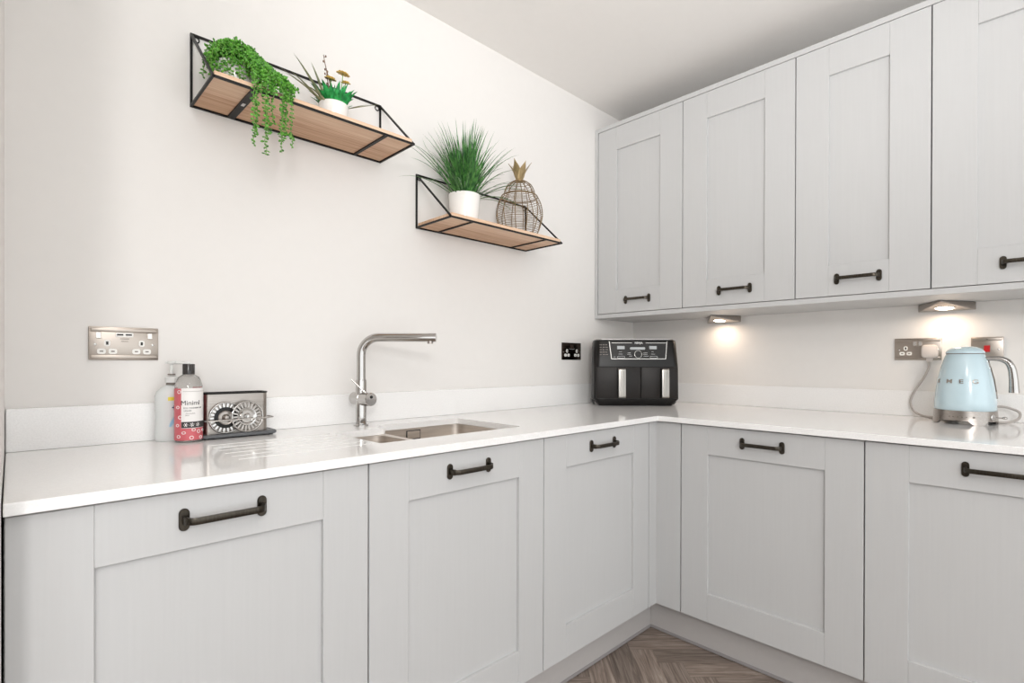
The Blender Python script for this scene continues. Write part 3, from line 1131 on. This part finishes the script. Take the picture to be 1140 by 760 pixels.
# ------------------------------------------------------------------ bottles by the upstand
def wrap(R, az0, dz, k=1.0):
    """bends flat lettering round a bottle of radius R, facing az0"""
    def f(v):
        a = az0 + v.x / R
        rr = R + v.z
        return Vector((rr * math.cos(a), rr * math.sin(a) * k, v.y + dz))
    return f

def band(R, a0, a1, z0, z1, t=.0006, n=24, k=1.0):
    m = MB()
    vs, fs = [], []
    for i in range(n + 1):
        a = a0 + (a1 - a0) * i / n
        for r, z in ((R, z0), (R + t, z0), (R + t, z1), (R, z1)):
            vs.append((r * math.cos(a), r * math.sin(a) * k, z))
    for i in range(n):
        for j in range(4):
            j2 = (j + 1) % 4
            fs.append((i * 4 + j, i * 4 + j2, (i + 1) * 4 + j2, (i + 1) * 4 + j))
    fs += [(0, 1, 2, 3), tuple(range(n * 4, n * 4 + 4))]
    return m.add(vs, fs)

def washing_up_bottle():
    # label faces slightly right of the camera
    t = thing('dish_soap_bottle', 'clear round bottle with coral and white label and black cap, beside the steel caddy', 'bottle', (-2.2360, -.0965, ZT + .0003))
    R = .0315
    az = math.radians(-96)
    MB().lathe([(.026, 0), (R - .001, .003), (R, .008), (R, .148), (R - .003, .158), (.024, .170), (.0135, .177), (.0135, .183)], 40).build('bottle', M['glass'], t)
    c = MB().lathe([(.0142, .1775), (.0142, .203), (.0135, .2045), (.002, .2045)], 32).build('cap', M['blackcap'], t)
    MB().box(-.005, .005, -.0155, -.0125, .186, .2035, .0008, 1, Matrix.Rotation(.25, 4, 'Z')).build('cap_tab', M['charcoal'], c, 30)
    lb = band(R + .0002, az - 2.9, az + 2.9, .006, .1405, n=60).build('label', M['coral'], t)
    wb = band(R + .0009, az - .62, az + 1.5, .0375, .1415).build('label_panel', M['paper'], t)
    wb['label'] = 'white panel of the bottle label'
    db = band(R + .0016, az - .60, az + 1.5, .0385, .0545).build('label_stripe', M['charcoal'], t)
    db['label'] = 'dark stripe with small white symbols'
    tm = text_mesh('Miniml', .0168, wrap(R + .0018, az + .03, .103))
    tm.build('lettering', M['charcoal'], lb, 0)
    for k, (tx, sz, dz, dx) in enumerate((('ECO WASHING UP', .0052, .090, .006), ('LIQUID', .0052, .083, -.006), ('pink grapefruit', .0036, .076, .0), ('500ml', .0036, .071, -.007))):
        text_mesh(tx, sz, wrap(R + .0018, az + .02 + dx / R, dz)).build('lettering', M['charcoal'] if k < 2 else M['greyprint'], lb, 0)
    ln = band(R + .0016, az - .5, az + 1.45, .133, .1336)
    ln.build('label_rule', M['greyprint'], lb, 0)
    # little white symbols on the stripe: leaf-like stars
    for k in range(3):
        m = MB()
        a0 = az - .30 + .42 * k
        for j in range(3):
            th = PI * j / 3 + .3 * k
            L_ = .0052
            vs = []
            for x, y in ((-L_, -.0008), (L_, -.0008), (L_, .0008), (-L_, .0008)):
                vs.append(Vector((x * math.cos(th) - y * math.sin(th), x * math.sin(th) + y * math.cos(th), .0006)))
            f = wrap(R + .0018, a0, .0465)
            top = [f(v) for v in vs]
            f2 = wrap(R + .0012, a0, .0465)
            bot = [f2(v) for v in vs]
            m.add(top + bot, [(0, 1, 2, 3), (7, 6, 5, 4), (0, 4, 5, 1), (1, 5, 6, 2), (2, 6, 7, 3), (3, 7, 4, 0)])
        m.build('symbol', M['paper'], lb, 0)
    # white ring motifs printed on the coral
    rnd = random.Random(2)
    for a, z in ((-.80, .132), (-.92, .092), (-.72, .066), (-.95, .045), (-.85, .016), (-.45, .026), (.1, .013), (.25, .033), (.65, .028), (.85, .012), (1.15, .06), (1.2, .1), (1.15, .03), (1.2, .13)):
        m = MB()
        r = .0042
        f = wrap(R + .0009, az + a, z)
        ring = [f(Vector((r * math.cos(2 * PI * i / 16), r * math.sin(2 * PI * i / 16) * (.85 + .15 * math.cos(a * 9)), .0002))) for i in range(16)]
        m.tube(ring, .0009, 5, True)
        m.build('ring_motif', M['paper'], lb, 60)
washing_up_bottle()

def soap_dispenser():
    t = thing('soap_dispenser', 'clear oval pump soap bottle behind the coral-labelled bottle, leftmost on worktop', 'soap dispenser', (-2.2645, -.0430, ZT + .0003), 0)
    k = .62
    prof = [(.037, 0), (.0405, .004), (.0400, .03), (.0385, .065), (.0405, .1), (.0405, .118), (.036, .131), (.026, .141), (.014, .147), (.0125, .149)]
    MB().lathe(prof, 44, None, .93, k * .93).build('bottle', M['clearsoap'], t)
    MB().lathe([(.0125, .1485), (.0125, .153), (.0105, .154), (.0105, .1555)], 28, None, 1, 1).build('neck_ring', M['greyprint'], t)
    MB().lathe([(.0145, .1545), (.0145, .168), (.013, .170), (.007, .1715), (.004, .172), (.004, .1745)], 28).build('collar', M['translucent'], t)
    MB().lathe([(.0088, .1745), (.0088, .1775), (.0085, .178), (.004, .178)], 24).build('pump_lock', M['greyprint'], t)
    p = MB().lathe([(.0045, .178), (.0038, .2035), (.0105, .2050), (.0115, .2095), (.0095, .2115), (.001, .2115)], 24)
    p.tube([(0, 0, .2075), (.025, -.004, .2078), (.042, -.007, .2062)], [.0048, .0042, .0032], 10)
    p.tube([(0, 0, .2075), (-.014, .002, .2082)], [.0045, .003], 10)
    p.build('pump_head', M['translucent'], t)
    R = .0402 * .93
    az = math.radians(-94)
    def oval(z, a0, a1, z0, z1, mat, nm):
        m = MB()
        n = 12
        vs, fs = [], []
        for i in range(n + 1):
            a = a0 + (a1 - a0) * i / n
            for r, zz in ((R + z, z0), (R + z + .0006, z0), (R + z + .0006, z1), (R + z, z1)):
                vs.append((r * math.cos(a), r * math.sin(a) * k, zz))
        for i in range(n):
            for j in range(4):
                j2 = (j + 1) % 4
                fs.append((i * 4 + j, i * 4 + j2, (i + 1) * 4 + j2, (i + 1) * 4 + j))
        fs += [(0, 1, 2, 3), tuple(range(n * 4, n * 4 + 4))]
        return m.add(vs, fs).build(nm, M[mat], t)
    y = oval(.0006, az - .25, az + .55, .1075, .1170, 'yellowlabel', 'sticker')
    # printed front: pale blue droplet shape, a navy cross and a thin line
    m = MB()
    f = wrap(R + .0006, az + .18, .052, k)
    pts = [(-.014, -.014), (.016, -.016), (.016, .014), (.006, .024), (-.004, .010), (-.012, -.004)]
    top = [f(Vector((x, yy, .0006))) for x, yy in pts]
    bot = [f(Vector((x, yy, 0))) for x, yy in pts]
    n = len(pts)
    m.add(top + bot, [tuple(range(n)), tuple(range(2 * n - 1, n - 1, -1))] + [(i, (i + 1) % n, (i + 1) % n + n, i + n) for i in range(n)])
    m.build('printed_drop', M['sky'], t, 0)
    text_mesh('+', .019, wrap(R + .0012, az + .12, .088, k), bold=.0007).build('printed_cross', M['navy'], t, 0)
    text_mesh('soap care', .0045, wrap(R + .0014, az + .12, .113, k)).build('sticker_lettering', M['charcoal'], y, 0) if False else None
soap_dispenser()

# ------------------------------------------------------------------ sink caddy and strainers
def rbox(x0, x1, y0, y1, z0, z1, r, bev=.001):
    return MB().prism([(x, y, z0) for x, y in rrect(x0, x1, y0, y1, r, 6)], (0, 0, z1 - z0), bev, 1)

def caddy():
    t = thing('sink_caddy', 'brushed steel sink caddy on a dark grey tray against the upstand', 'caddy', (-2.1155, -.0720, ZT + .0003))
    o = rbox(-.0945, .1000, -.045, .045, .004, .0115, .016).build('tray', M['tray'], t, 40)
    rm = MB()
    rm.tube([(x, y, 0.0112) for x, y in rrect(-.092, .0975, -.0425, .0425, .014, 6)], .0016, 8, True)
    rm.build('tray_rim', M['tray'], o, 60)
    for x in (-.06, -.02, .02, .06):
        MB().box(x - .009, x + .009, -.0405, -.0215, .0108, .0126, .0006).build('tray_rib', M['blackplastic'], o, 30)
    for x in (-.08, .085):
        for y in (-.03, .03):
            MB().lathe([(.006, 0), (.006, .0042)], 14, Matrix.Translation((x, y, 0))).build('foot', M['blackplastic'], t)
    # open-topped rounded steel sleeve
    out = rrect(-.084, .080, -.021, .036, .014, 6)
    inn = rrect(-.0828, .0788, -.0198, .0348, .013, 6)
    n = len(out)
    vs = [(x, y, z) for z in (.0115, .1225) for x, y in out] + [(x, y, z) for z in (.0115, .1225) for x, y in inn]
    fs = []
    for j in range(n):
        j2 = (j + 1) % n
        fs += [(j, j2, n + j2, n + j), (2 * n + j2, 2 * n + j, 3 * n + j, 3 * n + j2), (n + j, n + j2, 3 * n + j2, 3 * n + j), (j2, j, 2 * n + j, 2 * n + j2)]
    MB().add(vs, fs).build('body', M['steel'], t, 40)
    rim = MB()
    rim.tube([(x, y, .1228) for x, y in rrect(-.084, .080, -.021, .036, .014, 6)], .0023, 8, True)
    rim.build('rim', M['blackplastic'], t, 60)
    lin_ = MB().prism([(x, y, .014) for x, y in rrect(-.082, .078, -.019, .034, .012, 6)], (0, 0, .098))
    lin_.build('liner', M['blackplastic'], t, 40)
    # front holding rail
    rail = spline([(-.0855, -.012, .050), (-.087, -.030, .050), (-.080, -.049, .0505), (0, -.0505, .051), (.078, -.049, .0515), (.086, -.030, .052), (.0815, -.012, .052)], 8)
    MB().tube(rail, .0019, 8).build('rail', M['chrome'], t)
    return t
caddy()

def strainer(label, c, tilt, rz, dark):
    t = thing('sink_strainer', label, 'strainer', c, rz, 'strainers in the caddy rail')
    # disc faces -y, leaning back a little
    q = Matrix.Rotation(PI / 2 + tilt, 4, 'X')
    R = .0415
    rim = MB()
    rim.tube([(R * math.cos(2 * PI * i / 40), R * math.sin(2 * PI * i / 40), 0) for i in range(40)], .0023, 8, True)
    rim.build('rim', M['chrome'], t, 60, q)
    # slotted flange: spokes
    sp = MB()
    N = 22
    for i in range(N):
        a = 2 * PI * i / N
        m4 = Matrix.Rotation(a, 4, 'Z')
        sp.box(.024, R - .0005, -.0023, .0023, -.0035, -.0022, 0, 1, m4)
    sp.build('slotted_flange', M['chrome'], t, 0, q)
    if dark:
        MB().lathe([(.026, -.004), (.029, -.0015), (.029, 0), (.020, .0005), (.019, -.003)], 36, None, caps=False).build('seal', M['blackplastic'], t, 60, q)
    cup = MB().lathe([(.0265, -.0035), (.025, -.001), (.019, -.0015), (.016, -.004), (.010, -.0045), (.0085, -.001), (.006, .004), (.005, .009), (.001, .0095)], 36)
    cup.build('cup', M['chrome'] if not dark else M['steel'], t, 40, q)
    return t
CX, CY, CZ = -2.1155, -.0720, ZT
strainer('round steel sink strainer with black seal, left of two in the caddy rail', (-2.1480, -.1015, .9505), -.03, 0, True)
strainer('round shiny steel sink strainer, right of two, overlapping the other', (-2.0960, -.1118, .9510), -.05, .10, False)

# ------------------------------------------------------------------ air fryer
def air_fryer():
    # local x along the front (camera right), local -y out of the front
    ang = math.atan2(-.6997, .7144)
    t = thing('air_fryer', 'large black dual-drawer air fryer with silver handles in the worktop corner', 'air fryer', (-.4112, -.2930, ZT + .0003), ang)
    # body: loft of horizontal rounded sections; y=0 is the front plane
    secs = [(0.000, .178, .012, .150, .02), (.004, .180, .008, .158, .02), (.032, .206, .000, .178, .022), (.034, .207, .0000, .178, .022), (.190, .205, .000, .178, .026),
            (.196, .205, .000, .178, .028), (.306, .2015, .016, .180, .034), (.317, .199, .020, .180, .034), (.3205, .193, .026, .174, .03)]
    n = None
    vs, fs = [], []
    for z, hw, yf, yb, r in secs:
        # front corners tight, back corners generously rounded to clear the wall
        p = []
        rb = .085
        for cx, cy, a, rr in ((hw - rb, yb - rb, 0, rb), (-hw + rb, yb - rb, PI / 2, rb), (-hw + r, yf + r, PI, r), (hw - r, yf + r, 1.5 * PI, r)):
            for i in range(8):
                th = a + PI / 2 * i / 7
                p.append((cx + rr * math.cos(th), cy + rr * math.sin(th), z))
        n = len(p)
        vs += p
    for i in range(len(secs) - 1):
        for j in range(n):
            j2 = (j + 1) % n
            fs.append((i * n + j, i * n + j2, (i + 1) * n + j2, (i + 1) * n + j))
    fs += [tuple(range(n)), tuple(range((len(secs) - 1) * n, len(secs) * n))]
    MB().add(vs, fs).build('body', M['blackplastic'], t, 30)
    # glossy silver-edged lid strip along the top
    m = MB()
    p = [(x, y, .3207) for x, y in rrect(-.190, .190, .030, .168, .03, 6)]
    m.prism(p, (0, 0, .0035), .001, 1).build('top_cover', M['silvertrim'], t, 30)
    # drawers
    for x0, x1, nm in ((-.196, .0175, 'drawer'), (.0195, .197, 'drawer')):
        d = MB().box(x0, x1, -.0075, .012, .036, .1885, .004, 2).build(nm, M['blackmatte'], t, 30)
        xc = (-.0785 if x0 < 0 else .1285)
        h = MB()
        h.prism([(xc - .0175, -.008, .040), (xc - .0175, -.030, .043), (xc - .0175, -.040, .05), (xc - .0175, -.036, .170), (xc - .0175, -.028, .178), (xc - .0175, -.008, .180)], (.035, 0, 0), .003, 2)
        h.build('handle', M['blackplastic'], d, 30)
        f = MB()
        f.prism([(xc - .0175, -.0398, .040), (xc - .0175, -.0445, .046), (xc - .0175, -.041, .176), (xc - .0175, -.036, .1815), (xc - .0175, -.0335, .176), (xc - .0175, -.0375, .046)], (.035, 0, 0), .0022, 2)
        for dx in (-.008, .002, .010):
            f.box(xc + dx, xc + dx + .0035, -.0462, -.040, .052, .170, .001, 1, Matrix.Translation((0, .0022, 0)))
        f.build('handle_trim', M['handletrim'], d, 30)
    # control fascia, leaning back with the upper front
    tilt = math.atan2(.016, .104)
    q = Matrix.Translation((.008, .0006, .2065)) @ Matrix.Rotation(-tilt, 4, 'X')
    # local fascia plane: x, z up, y=0
    def fas(mb, nm, mat, par, sm=30):
        return mb.build(nm, M[mat], par, sm, q)
    pan = fas(MB().prism([(-.130, -.002, .018), (.130, -.002, .018), (.140, -.002, .106), (-.140, -.002, .106)], (0, .006, 0), .0008, 1), 'control_panel', 'blackgloss', t)
    tr = MB()
    for a, b in (((-.140, .106), (-.131, .020)), ((-.131, .020), (.131, .020)), ((.131, .020), (.140, .106)), ((-.128, .0985), (-.030, .0985)), ((.036, .0985), (.138, .0985))):
        w_ = .0030 if a[1] != .0985 else .0020
        tr.bar((a[0], -.0035, a[1]), (b[0], -.0035, b[1]), .003, w_)
    fas(tr, 'trim_line', 'silvertrim', pan, 0)
    for x in (-.0835, .0720):
        fas(MB().box(x - .018, x + .018, -.0032, -.001, .068, .084, .0008), 'display', 'display', pan)
    fas(MB().prism([(x, -.0032, z) for x, z in rrect(-.040, .034, .066, .078, .0055, 4)], (0, .002, 0)), 'mode_bar', 'display', pan)
    dial = MB()
    dial.tube([(-.001 + .0175 * math.cos(2 * PI * i / 28), -.0035, .043 + .0175 * math.sin(2 * PI * i / 28)) for i in range(28)], .0018, 8, True)
    fas(dial, 'dial_ring', 'silvertrim', pan, 60)
    fas(MB().lathe([(.0165, 0), (.0155, .010), (.014, .012), (.001, .012)], 28, Matrix.Translation((-.001, -.001, .043)) @ Matrix.Rotation(PI / 2, 4, 'X')), 'dial', 'blackgloss', pan)
    pr = MB()
    for x, z, w in ((-.084, .056, .018), (-.084, .044, .022), (.072, .056, .014), (.072, .044, .020), (-.042, .050, .018), (-.042, .043, .024), (-.036, .034, .018), (.036, .050, .02), (.036, .043, .022), (.040, .034, .028), (-.116, .030, .008)):
        for j in range(max(2, int(w / .005))):
            pr.box(x - w / 2 + j * .005, x - w / 2 + j * .005 + .0034, -.0028, -.0015, z - .0009, z + .0009)
    fas(pr, 'printed_marking', 'panelprint', pan, 0)
    bt = MB()
    for x in (-.084, .074):
        bt.tube([(x + a, -.003, .029 + b) for a, b in rrect(-.018, .018, -.0045, .0045, .0044, 4)], .0008, 5, True)
    fas(bt, 'button_outline', 'panelprint', pan, 60)
    lg = text_mesh('NINJA', .0140, lambda v: Vector((v.x + .003, -.0035 - v.z, v.y + .0985)), bold=.0003)
    fas(lg, 'logo', 'panelprint', pan, 0)
    # pale sticker on the left shoulder
    st = MB()
    for r in range(5):
        for c in range(3):
            st.box(-.186 + c * .014, -.186 + c * .014 + (.011 if (r + c) % 3 else .008), -.0014, .0008, .040 + r * .012, .040 + r * .012 + .0035)
    fas(st, 'sticker_print', 'greyprint', t, 0)
    # rear stand that shows at the lower left
    MB().prism([(-.196, .060, .0), (-.2085, .060, .012), (-.209, .060, .030), (-.196, .060, .022)], (0, .05, 0), .002, 1).build('foot', M['blackgloss'], t, 30)
    MB().prism([(.196, .060, .0), (.2085, .060, .012), (.209, .060, .030), (.196, .060, .022)], (0, .05, 0), .002, 1).build('foot', M['blackgloss'], t, 30)
air_fryer()

# ------------------------------------------------------------------ kettle (local x = to the right as seen from the room, -y towards the room)
KX, KY = -.170, -1.482
KA = -PI / 2 + .088
def kettle():
    t = thing('kettle', 'pale blue round-topped retro kettle with chrome handle on a steel base', 'kettle', (KX, KY, ZT + .0003), KA)
    R = .0855
    body = [(R - .002, .0475), (R, .050), (R - .0005, .075), (R - .004, .115), (R - .0095, .155), (R - .018, .195), (R - .026, .222), (R - .0315, .239), (R - .034, .2425), (R - .040, .2435)]
    MB().lathe(body, 56).build('body', M['blue'], t, 40)
    MB().lathe([(.050, .2415), (.0525, .2435), (.0525, .2455), (.050, .2465)], 48, caps=False).build('lid_seam', M['greyprint'], t)
    MB().lathe([(.0535, .2455), (.0538, .2475), (.0520, .2525), (.045, .2605), (.034, .2665), (.018, .2700), (.002, .2708)], 48).build('lid', M['blue'], t)
    # steel base on four feet with arched cut-outs between them
    vs, fs = [], []
    N = 96
    for i in range(N):
        a = 2 * PI * i / N
        ph = abs(((a + PI / 4 * 0) % (PI / 2)) - PI / 4) / (PI / 4)     # 1 at the feet (0,90..), 0 between
        arch = .0135 if ph < .62 else max(.0, .0135 * (1 - ((ph - .62) / .16)))
        z0 = arch
        fl = .0035 * max(0, ph - .5) * 2
        for r, z in ((R + .001, .0475), (R + .0018, .030), (R + .0022 + fl * .5, .016), (R + .003 + fl, z0 + .0), (R - .004 + fl, z0), (R - .006, .0475)):
            vs.append((r * math.cos(a + .42), r * math.sin(a + .42), z))
    for i in range(N):
        i2 = (i + 1) % N
        for j in range(6):
            j2 = (j + 1) % 6
            fs.append((i * 6 + j, i2 * 6 + j, i2 * 6 + j2, i * 6 + j2))
    b = MB().add(vs, fs).build('base', M['steel'], t, 40)
    MB().lathe([(R - .008, .010), (R - .008, .047)], 48).build('base_plate', M['blackplastic'], t, 40)
    # control dots on the base front
    for k, a in enumerate((-2.05, -1.93, -1.78, -1.65, -1.52, -1.30)):
        r = R + .0022
        m4 = Matrix.Translation((r * math.cos(a), r * math.sin(a), .027)) @ Vector((math.cos(a), math.sin(a), 0)).to_track_quat('Z', 'Y').to_matrix().to_4x4()
        MB().lathe([(.0022 if k < 5 else .0035, -.001), (.0020 if k < 5 else .0033, .0007)], 12, m4).build('button', M['greyprint'], b)
    # lever switch with two ball ends on the right of the base
    a = -.62
    d = Vector((math.cos(a), math.sin(a), 0))
    p = d * (R + .002) + Vector((0, 0, .0275))
    ks = MB().lathe([(.010, -.001), (.010, .002), (.007, .0035), (.001, .0035)], 24, Matrix.Translation(p) @ d.to_track_quat('Z', 'Y').to_matrix().to_4x4()).build('switch_boss', M['chrome'], t)
    e = p + Vector((.030, -.004, .001))
    MB().tube([p, p + (e - p) * .6, e], .0022, 8).ball(e, .0062, 2, (1.25, 1, .8)).build('switch_lever', M['chrome'], t, 60)
    # handle: chrome tube, open at the bottom
    a = -.10
    hd = Vector((math.cos(a), math.sin(a), 0))
    def H(r, z):
        return hd * r + Vector((0, 0, z))
    path = spline([H(.050, .2265), H(.075, .2275), H(.094, .225), H(.1110, .214), H(.1200, .194), H(.1240, .165), H(.1255, .135), H(.1260, .112)], 6)
    hm = MB()
    sd = Vector((-hd.y, hd.x, 0))
    vs, fs = [], []
    n = len(path)
    for i, pnt in enumerate(path):
        tg = (path[min(i + 1, n - 1)] - path[max(i - 1, 0)]).normalized()
        nn = tg.cross(sd).normalized()
        u = i / (n - 1)
        w, h = .0125, .0078 + .0062 * u
        for k in range(16):
            th = 2 * PI * k / 16
            vs.append(pnt + sd * (w * math.cos(th)) + nn * (h * math.sin(th)))
    for i in range(n - 1):
        for k in range(16):
            k2 = (k + 1) % 16
            fs.append((i * 16 + k, i * 16 + k2, (i + 1) * 16 + k2, (i + 1) * 16 + k))
    fs += [tuple(range(16)), tuple(range((n - 1) * 16, n * 16))]
    hm.add(vs, fs).build('handle', M['chrome'], t, 50)
    # chrome strip (water window) on the body below the handle
    def br(z):
        for (r0, z0), (r1, z1) in zip(body, body[1:]):
            if z0 <= z <= z1:
                return r0 + (r1 - r0) * (z - z0) / (z1 - z0)
        return .05
    sv, sf = [], []
    zs = [.090 + .130 * i / 14 for i in range(15)]
    for z in zs:
        r = br(z)
        ww = .010 if .10 < z < .21 else .006
        for o, s in ((-.001, -1), (.0028, -1), (.0028, 1), (-.001, 1)):
            q = hd * (r + o) + sd * (ww * s)
            sv.append((q.x, q.y, z))
    for i in range(14):
        for j in range(4):
            j2 = (j + 1) % 4
            sf.append((i * 4 + j, i * 4 + j2, (i + 1) * 4 + j2, (i + 1) * 4 + j))
    sf += [(0, 1, 2, 3), (56, 57, 58, 59)]
    MB().add(sv, sf).build('water_gauge', M['chrome'], t, 40)
    # raised chrome letters spread round the front
    for ch, a in (('S', -2.70), ('M', -2.135), ('E', -1.70), ('G', -1.21)):
        zc = .1475
        def f(v, a=a):
            z = v.y * .85 + zc
            r = br(z) + v.z + .0004
            th = a + v.x / R * 1.25
            return Vector((r * math.cos(th), r * math.sin(th), z))
        text_mesh(ch, .0225, f, depth=.0024, bold=.0004).build('letter', M['steel'], t, 0)
kettle()

def power_cord():
    t = thing('power_plug', 'pale grey three-pin plug in the right-wall socket with cord to the kettle', 'plug', (0, -1.364, 1.150), -PI / 2)
    # local x along wall (to the right), -y out
    out = rrect(-.0255, .0255, -.0255, .026, .013, 5)
    MB().prism([(x, -.0095, z) for x, z in out], (0, -.026, 0), .005, 3).build('plug_body', M['plug'], t, 40)
    MB().box(-.0105, .0105, -.027, -.0145, -.040, -.022, .004, 2).build('cord_grip', M['plug'], t, 40)
    pts = spline([(0, -.021, -.036), (-.002, -.022, -.060), (-.016, -.026, -.100), (-.043, -.030, -.150), (-.058, -.032, -.195), (-.048, -.036, -.232), (-.020, -.048, -.2485), (.012, -.062, -.2515), (.050, -.088, -.2518), (.072, -.108, -.2515)], 8)
    MB().tube(pts, .0042, 10).build('cord', M['cord'], t, 60)
    # slack loop that shows on the other side of the kettle
    def K(l, d, z):           # along the wall from the kettle centre, distance from wall, height above worktop
        return (l + (-KY - 1.364), -d, ZT + z - 1.150)
    pts = spline([K(.020, .088, .030), K(.040, .062, .050), K(.075, .055, .056), K(.105, .052, .054), K(.135, .056, .040), K(.134, .066, .018), K(.112, .085, .006), K(.085, .105, .0042), K(.06, .12, .0042)], 8)
    MB().tube(pts, .0042, 10).build('cord_loop', M['cord'], t, 60)
power_cord()

# ------------------------------------------------------------------ rest of the room behind the camera
slab('wall_front', RX, -3.9, RY - T, RY, 0, ZC)
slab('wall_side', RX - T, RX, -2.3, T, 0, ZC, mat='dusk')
slab('wall_hall', RX, XL - T, 0, T, 0, ZC)
# ------------------------------------------------------------------ light
w = bpy.data.worlds.new('daylight')
SC.world = w
w.use_nodes = True
bg = w.node_tree.nodes['Background']
bg.inputs['Color'].default_value = (.94, .98, 1.0, 1)
bg.inputs['Strength'].default_value = 2.15

def area(name, loc, size, energy, color, target=None, shape='DISK', sy=None):
    ld = bpy.data.lights.new(name, 'AREA')
    ld.shape = shape
    ld.size = size
    if sy:
        ld.size_y = sy
    ld.energy = energy
    ld.color = color
    o = bpy.data.objects.new(name, ld)
    COL.objects.link(o)
    o.location = loc
    if target:
        o.rotation_euler = (Vector(target) - Vector(loc)).to_track_quat('-Z', 'Y').to_euler()
    return o
def add_fill(loc, energy, color, r):  # unseen point fill, added only to balance the brightness of the room
    ld = bpy.data.lights.new('room_fill', 'POINT')
    ld.energy = energy
    ld.color = color
    ld.shadow_soft_size = r
    o = bpy.data.objects.new('room_fill', ld)
    COL.objects.link(o)
    o.location = loc
add_fill((-2.42, -2.05, 2.12), 14, (1, .995, .985), .18)  # added fill near the camera, lifts the left wall and worktop
add_fill((-3.25, -3.0, 1.85), 78, (1, .985, .970), .18)  # added fill behind the camera, brightens the right-hand base cabinets

# added uplight imitating a flash bounced off the ceiling from beside the camera
ld = bpy.data.lights.new('bounce_fill', 'SPOT')
ld.energy = 128
ld.color = (1, .998, .99)
ld.spot_size = math.radians(95)
ld.spot_blend = 1
ld.shadow_soft_size = .12
lo = bpy.data.objects.new('bounce_fill', ld)
COL.objects.link(lo)
lo.location = (-2.45, -2.0, 1.35)
lo.rotation_euler = (Vector((-1.48, -1.28, 2.5)) - Vector(lo.location)).to_track_quat('-Z', 'Y').to_euler()

# ------------------------------------------------------------------ camera
cd = bpy.data.cameras.new('camera')
cam = bpy.data.objects.new('camera', cd)
COL.objects.link(cam)
f, cx, yh = 579.0983, 579.5278, 404.0458
yaw, roll, pitch = math.radians(44.4068), math.radians(.1324), math.radians(-.1631)
cd.sensor_width = 36
cd.sensor_fit = 'HORIZONTAL'
cd.lens = f / 1140 * 36
cd.shift_x = -(cx - 570) / 1140
cd.shift_y = (yh - 380) / 1140
cd.clip_start = .01
Fv = Vector((math.sin(yaw) * math.cos(pitch), math.cos(yaw) * math.cos(pitch), math.sin(pitch)))
Rv = Vector((math.cos(yaw), -math.sin(yaw), 0))
Uv = Rv.cross(Fv)
R2 = Rv * math.cos(roll) + Uv * math.sin(roll)
U2 = R2.cross(Fv)
mt = Matrix((R2, U2, -Fv)).transposed().to_4x4()
mt.translation = (-2.5721, -1.6956, 1.1070)
cam.matrix_world = mt
SC.camera = cam

SC.view_settings.view_transform = 'Standard'
SC.view_settings.look = 'None'
SC.view_settings.exposure = -.08
SC.view_settings.gamma = 1
SC.view_settings.use_curve_mapping = False
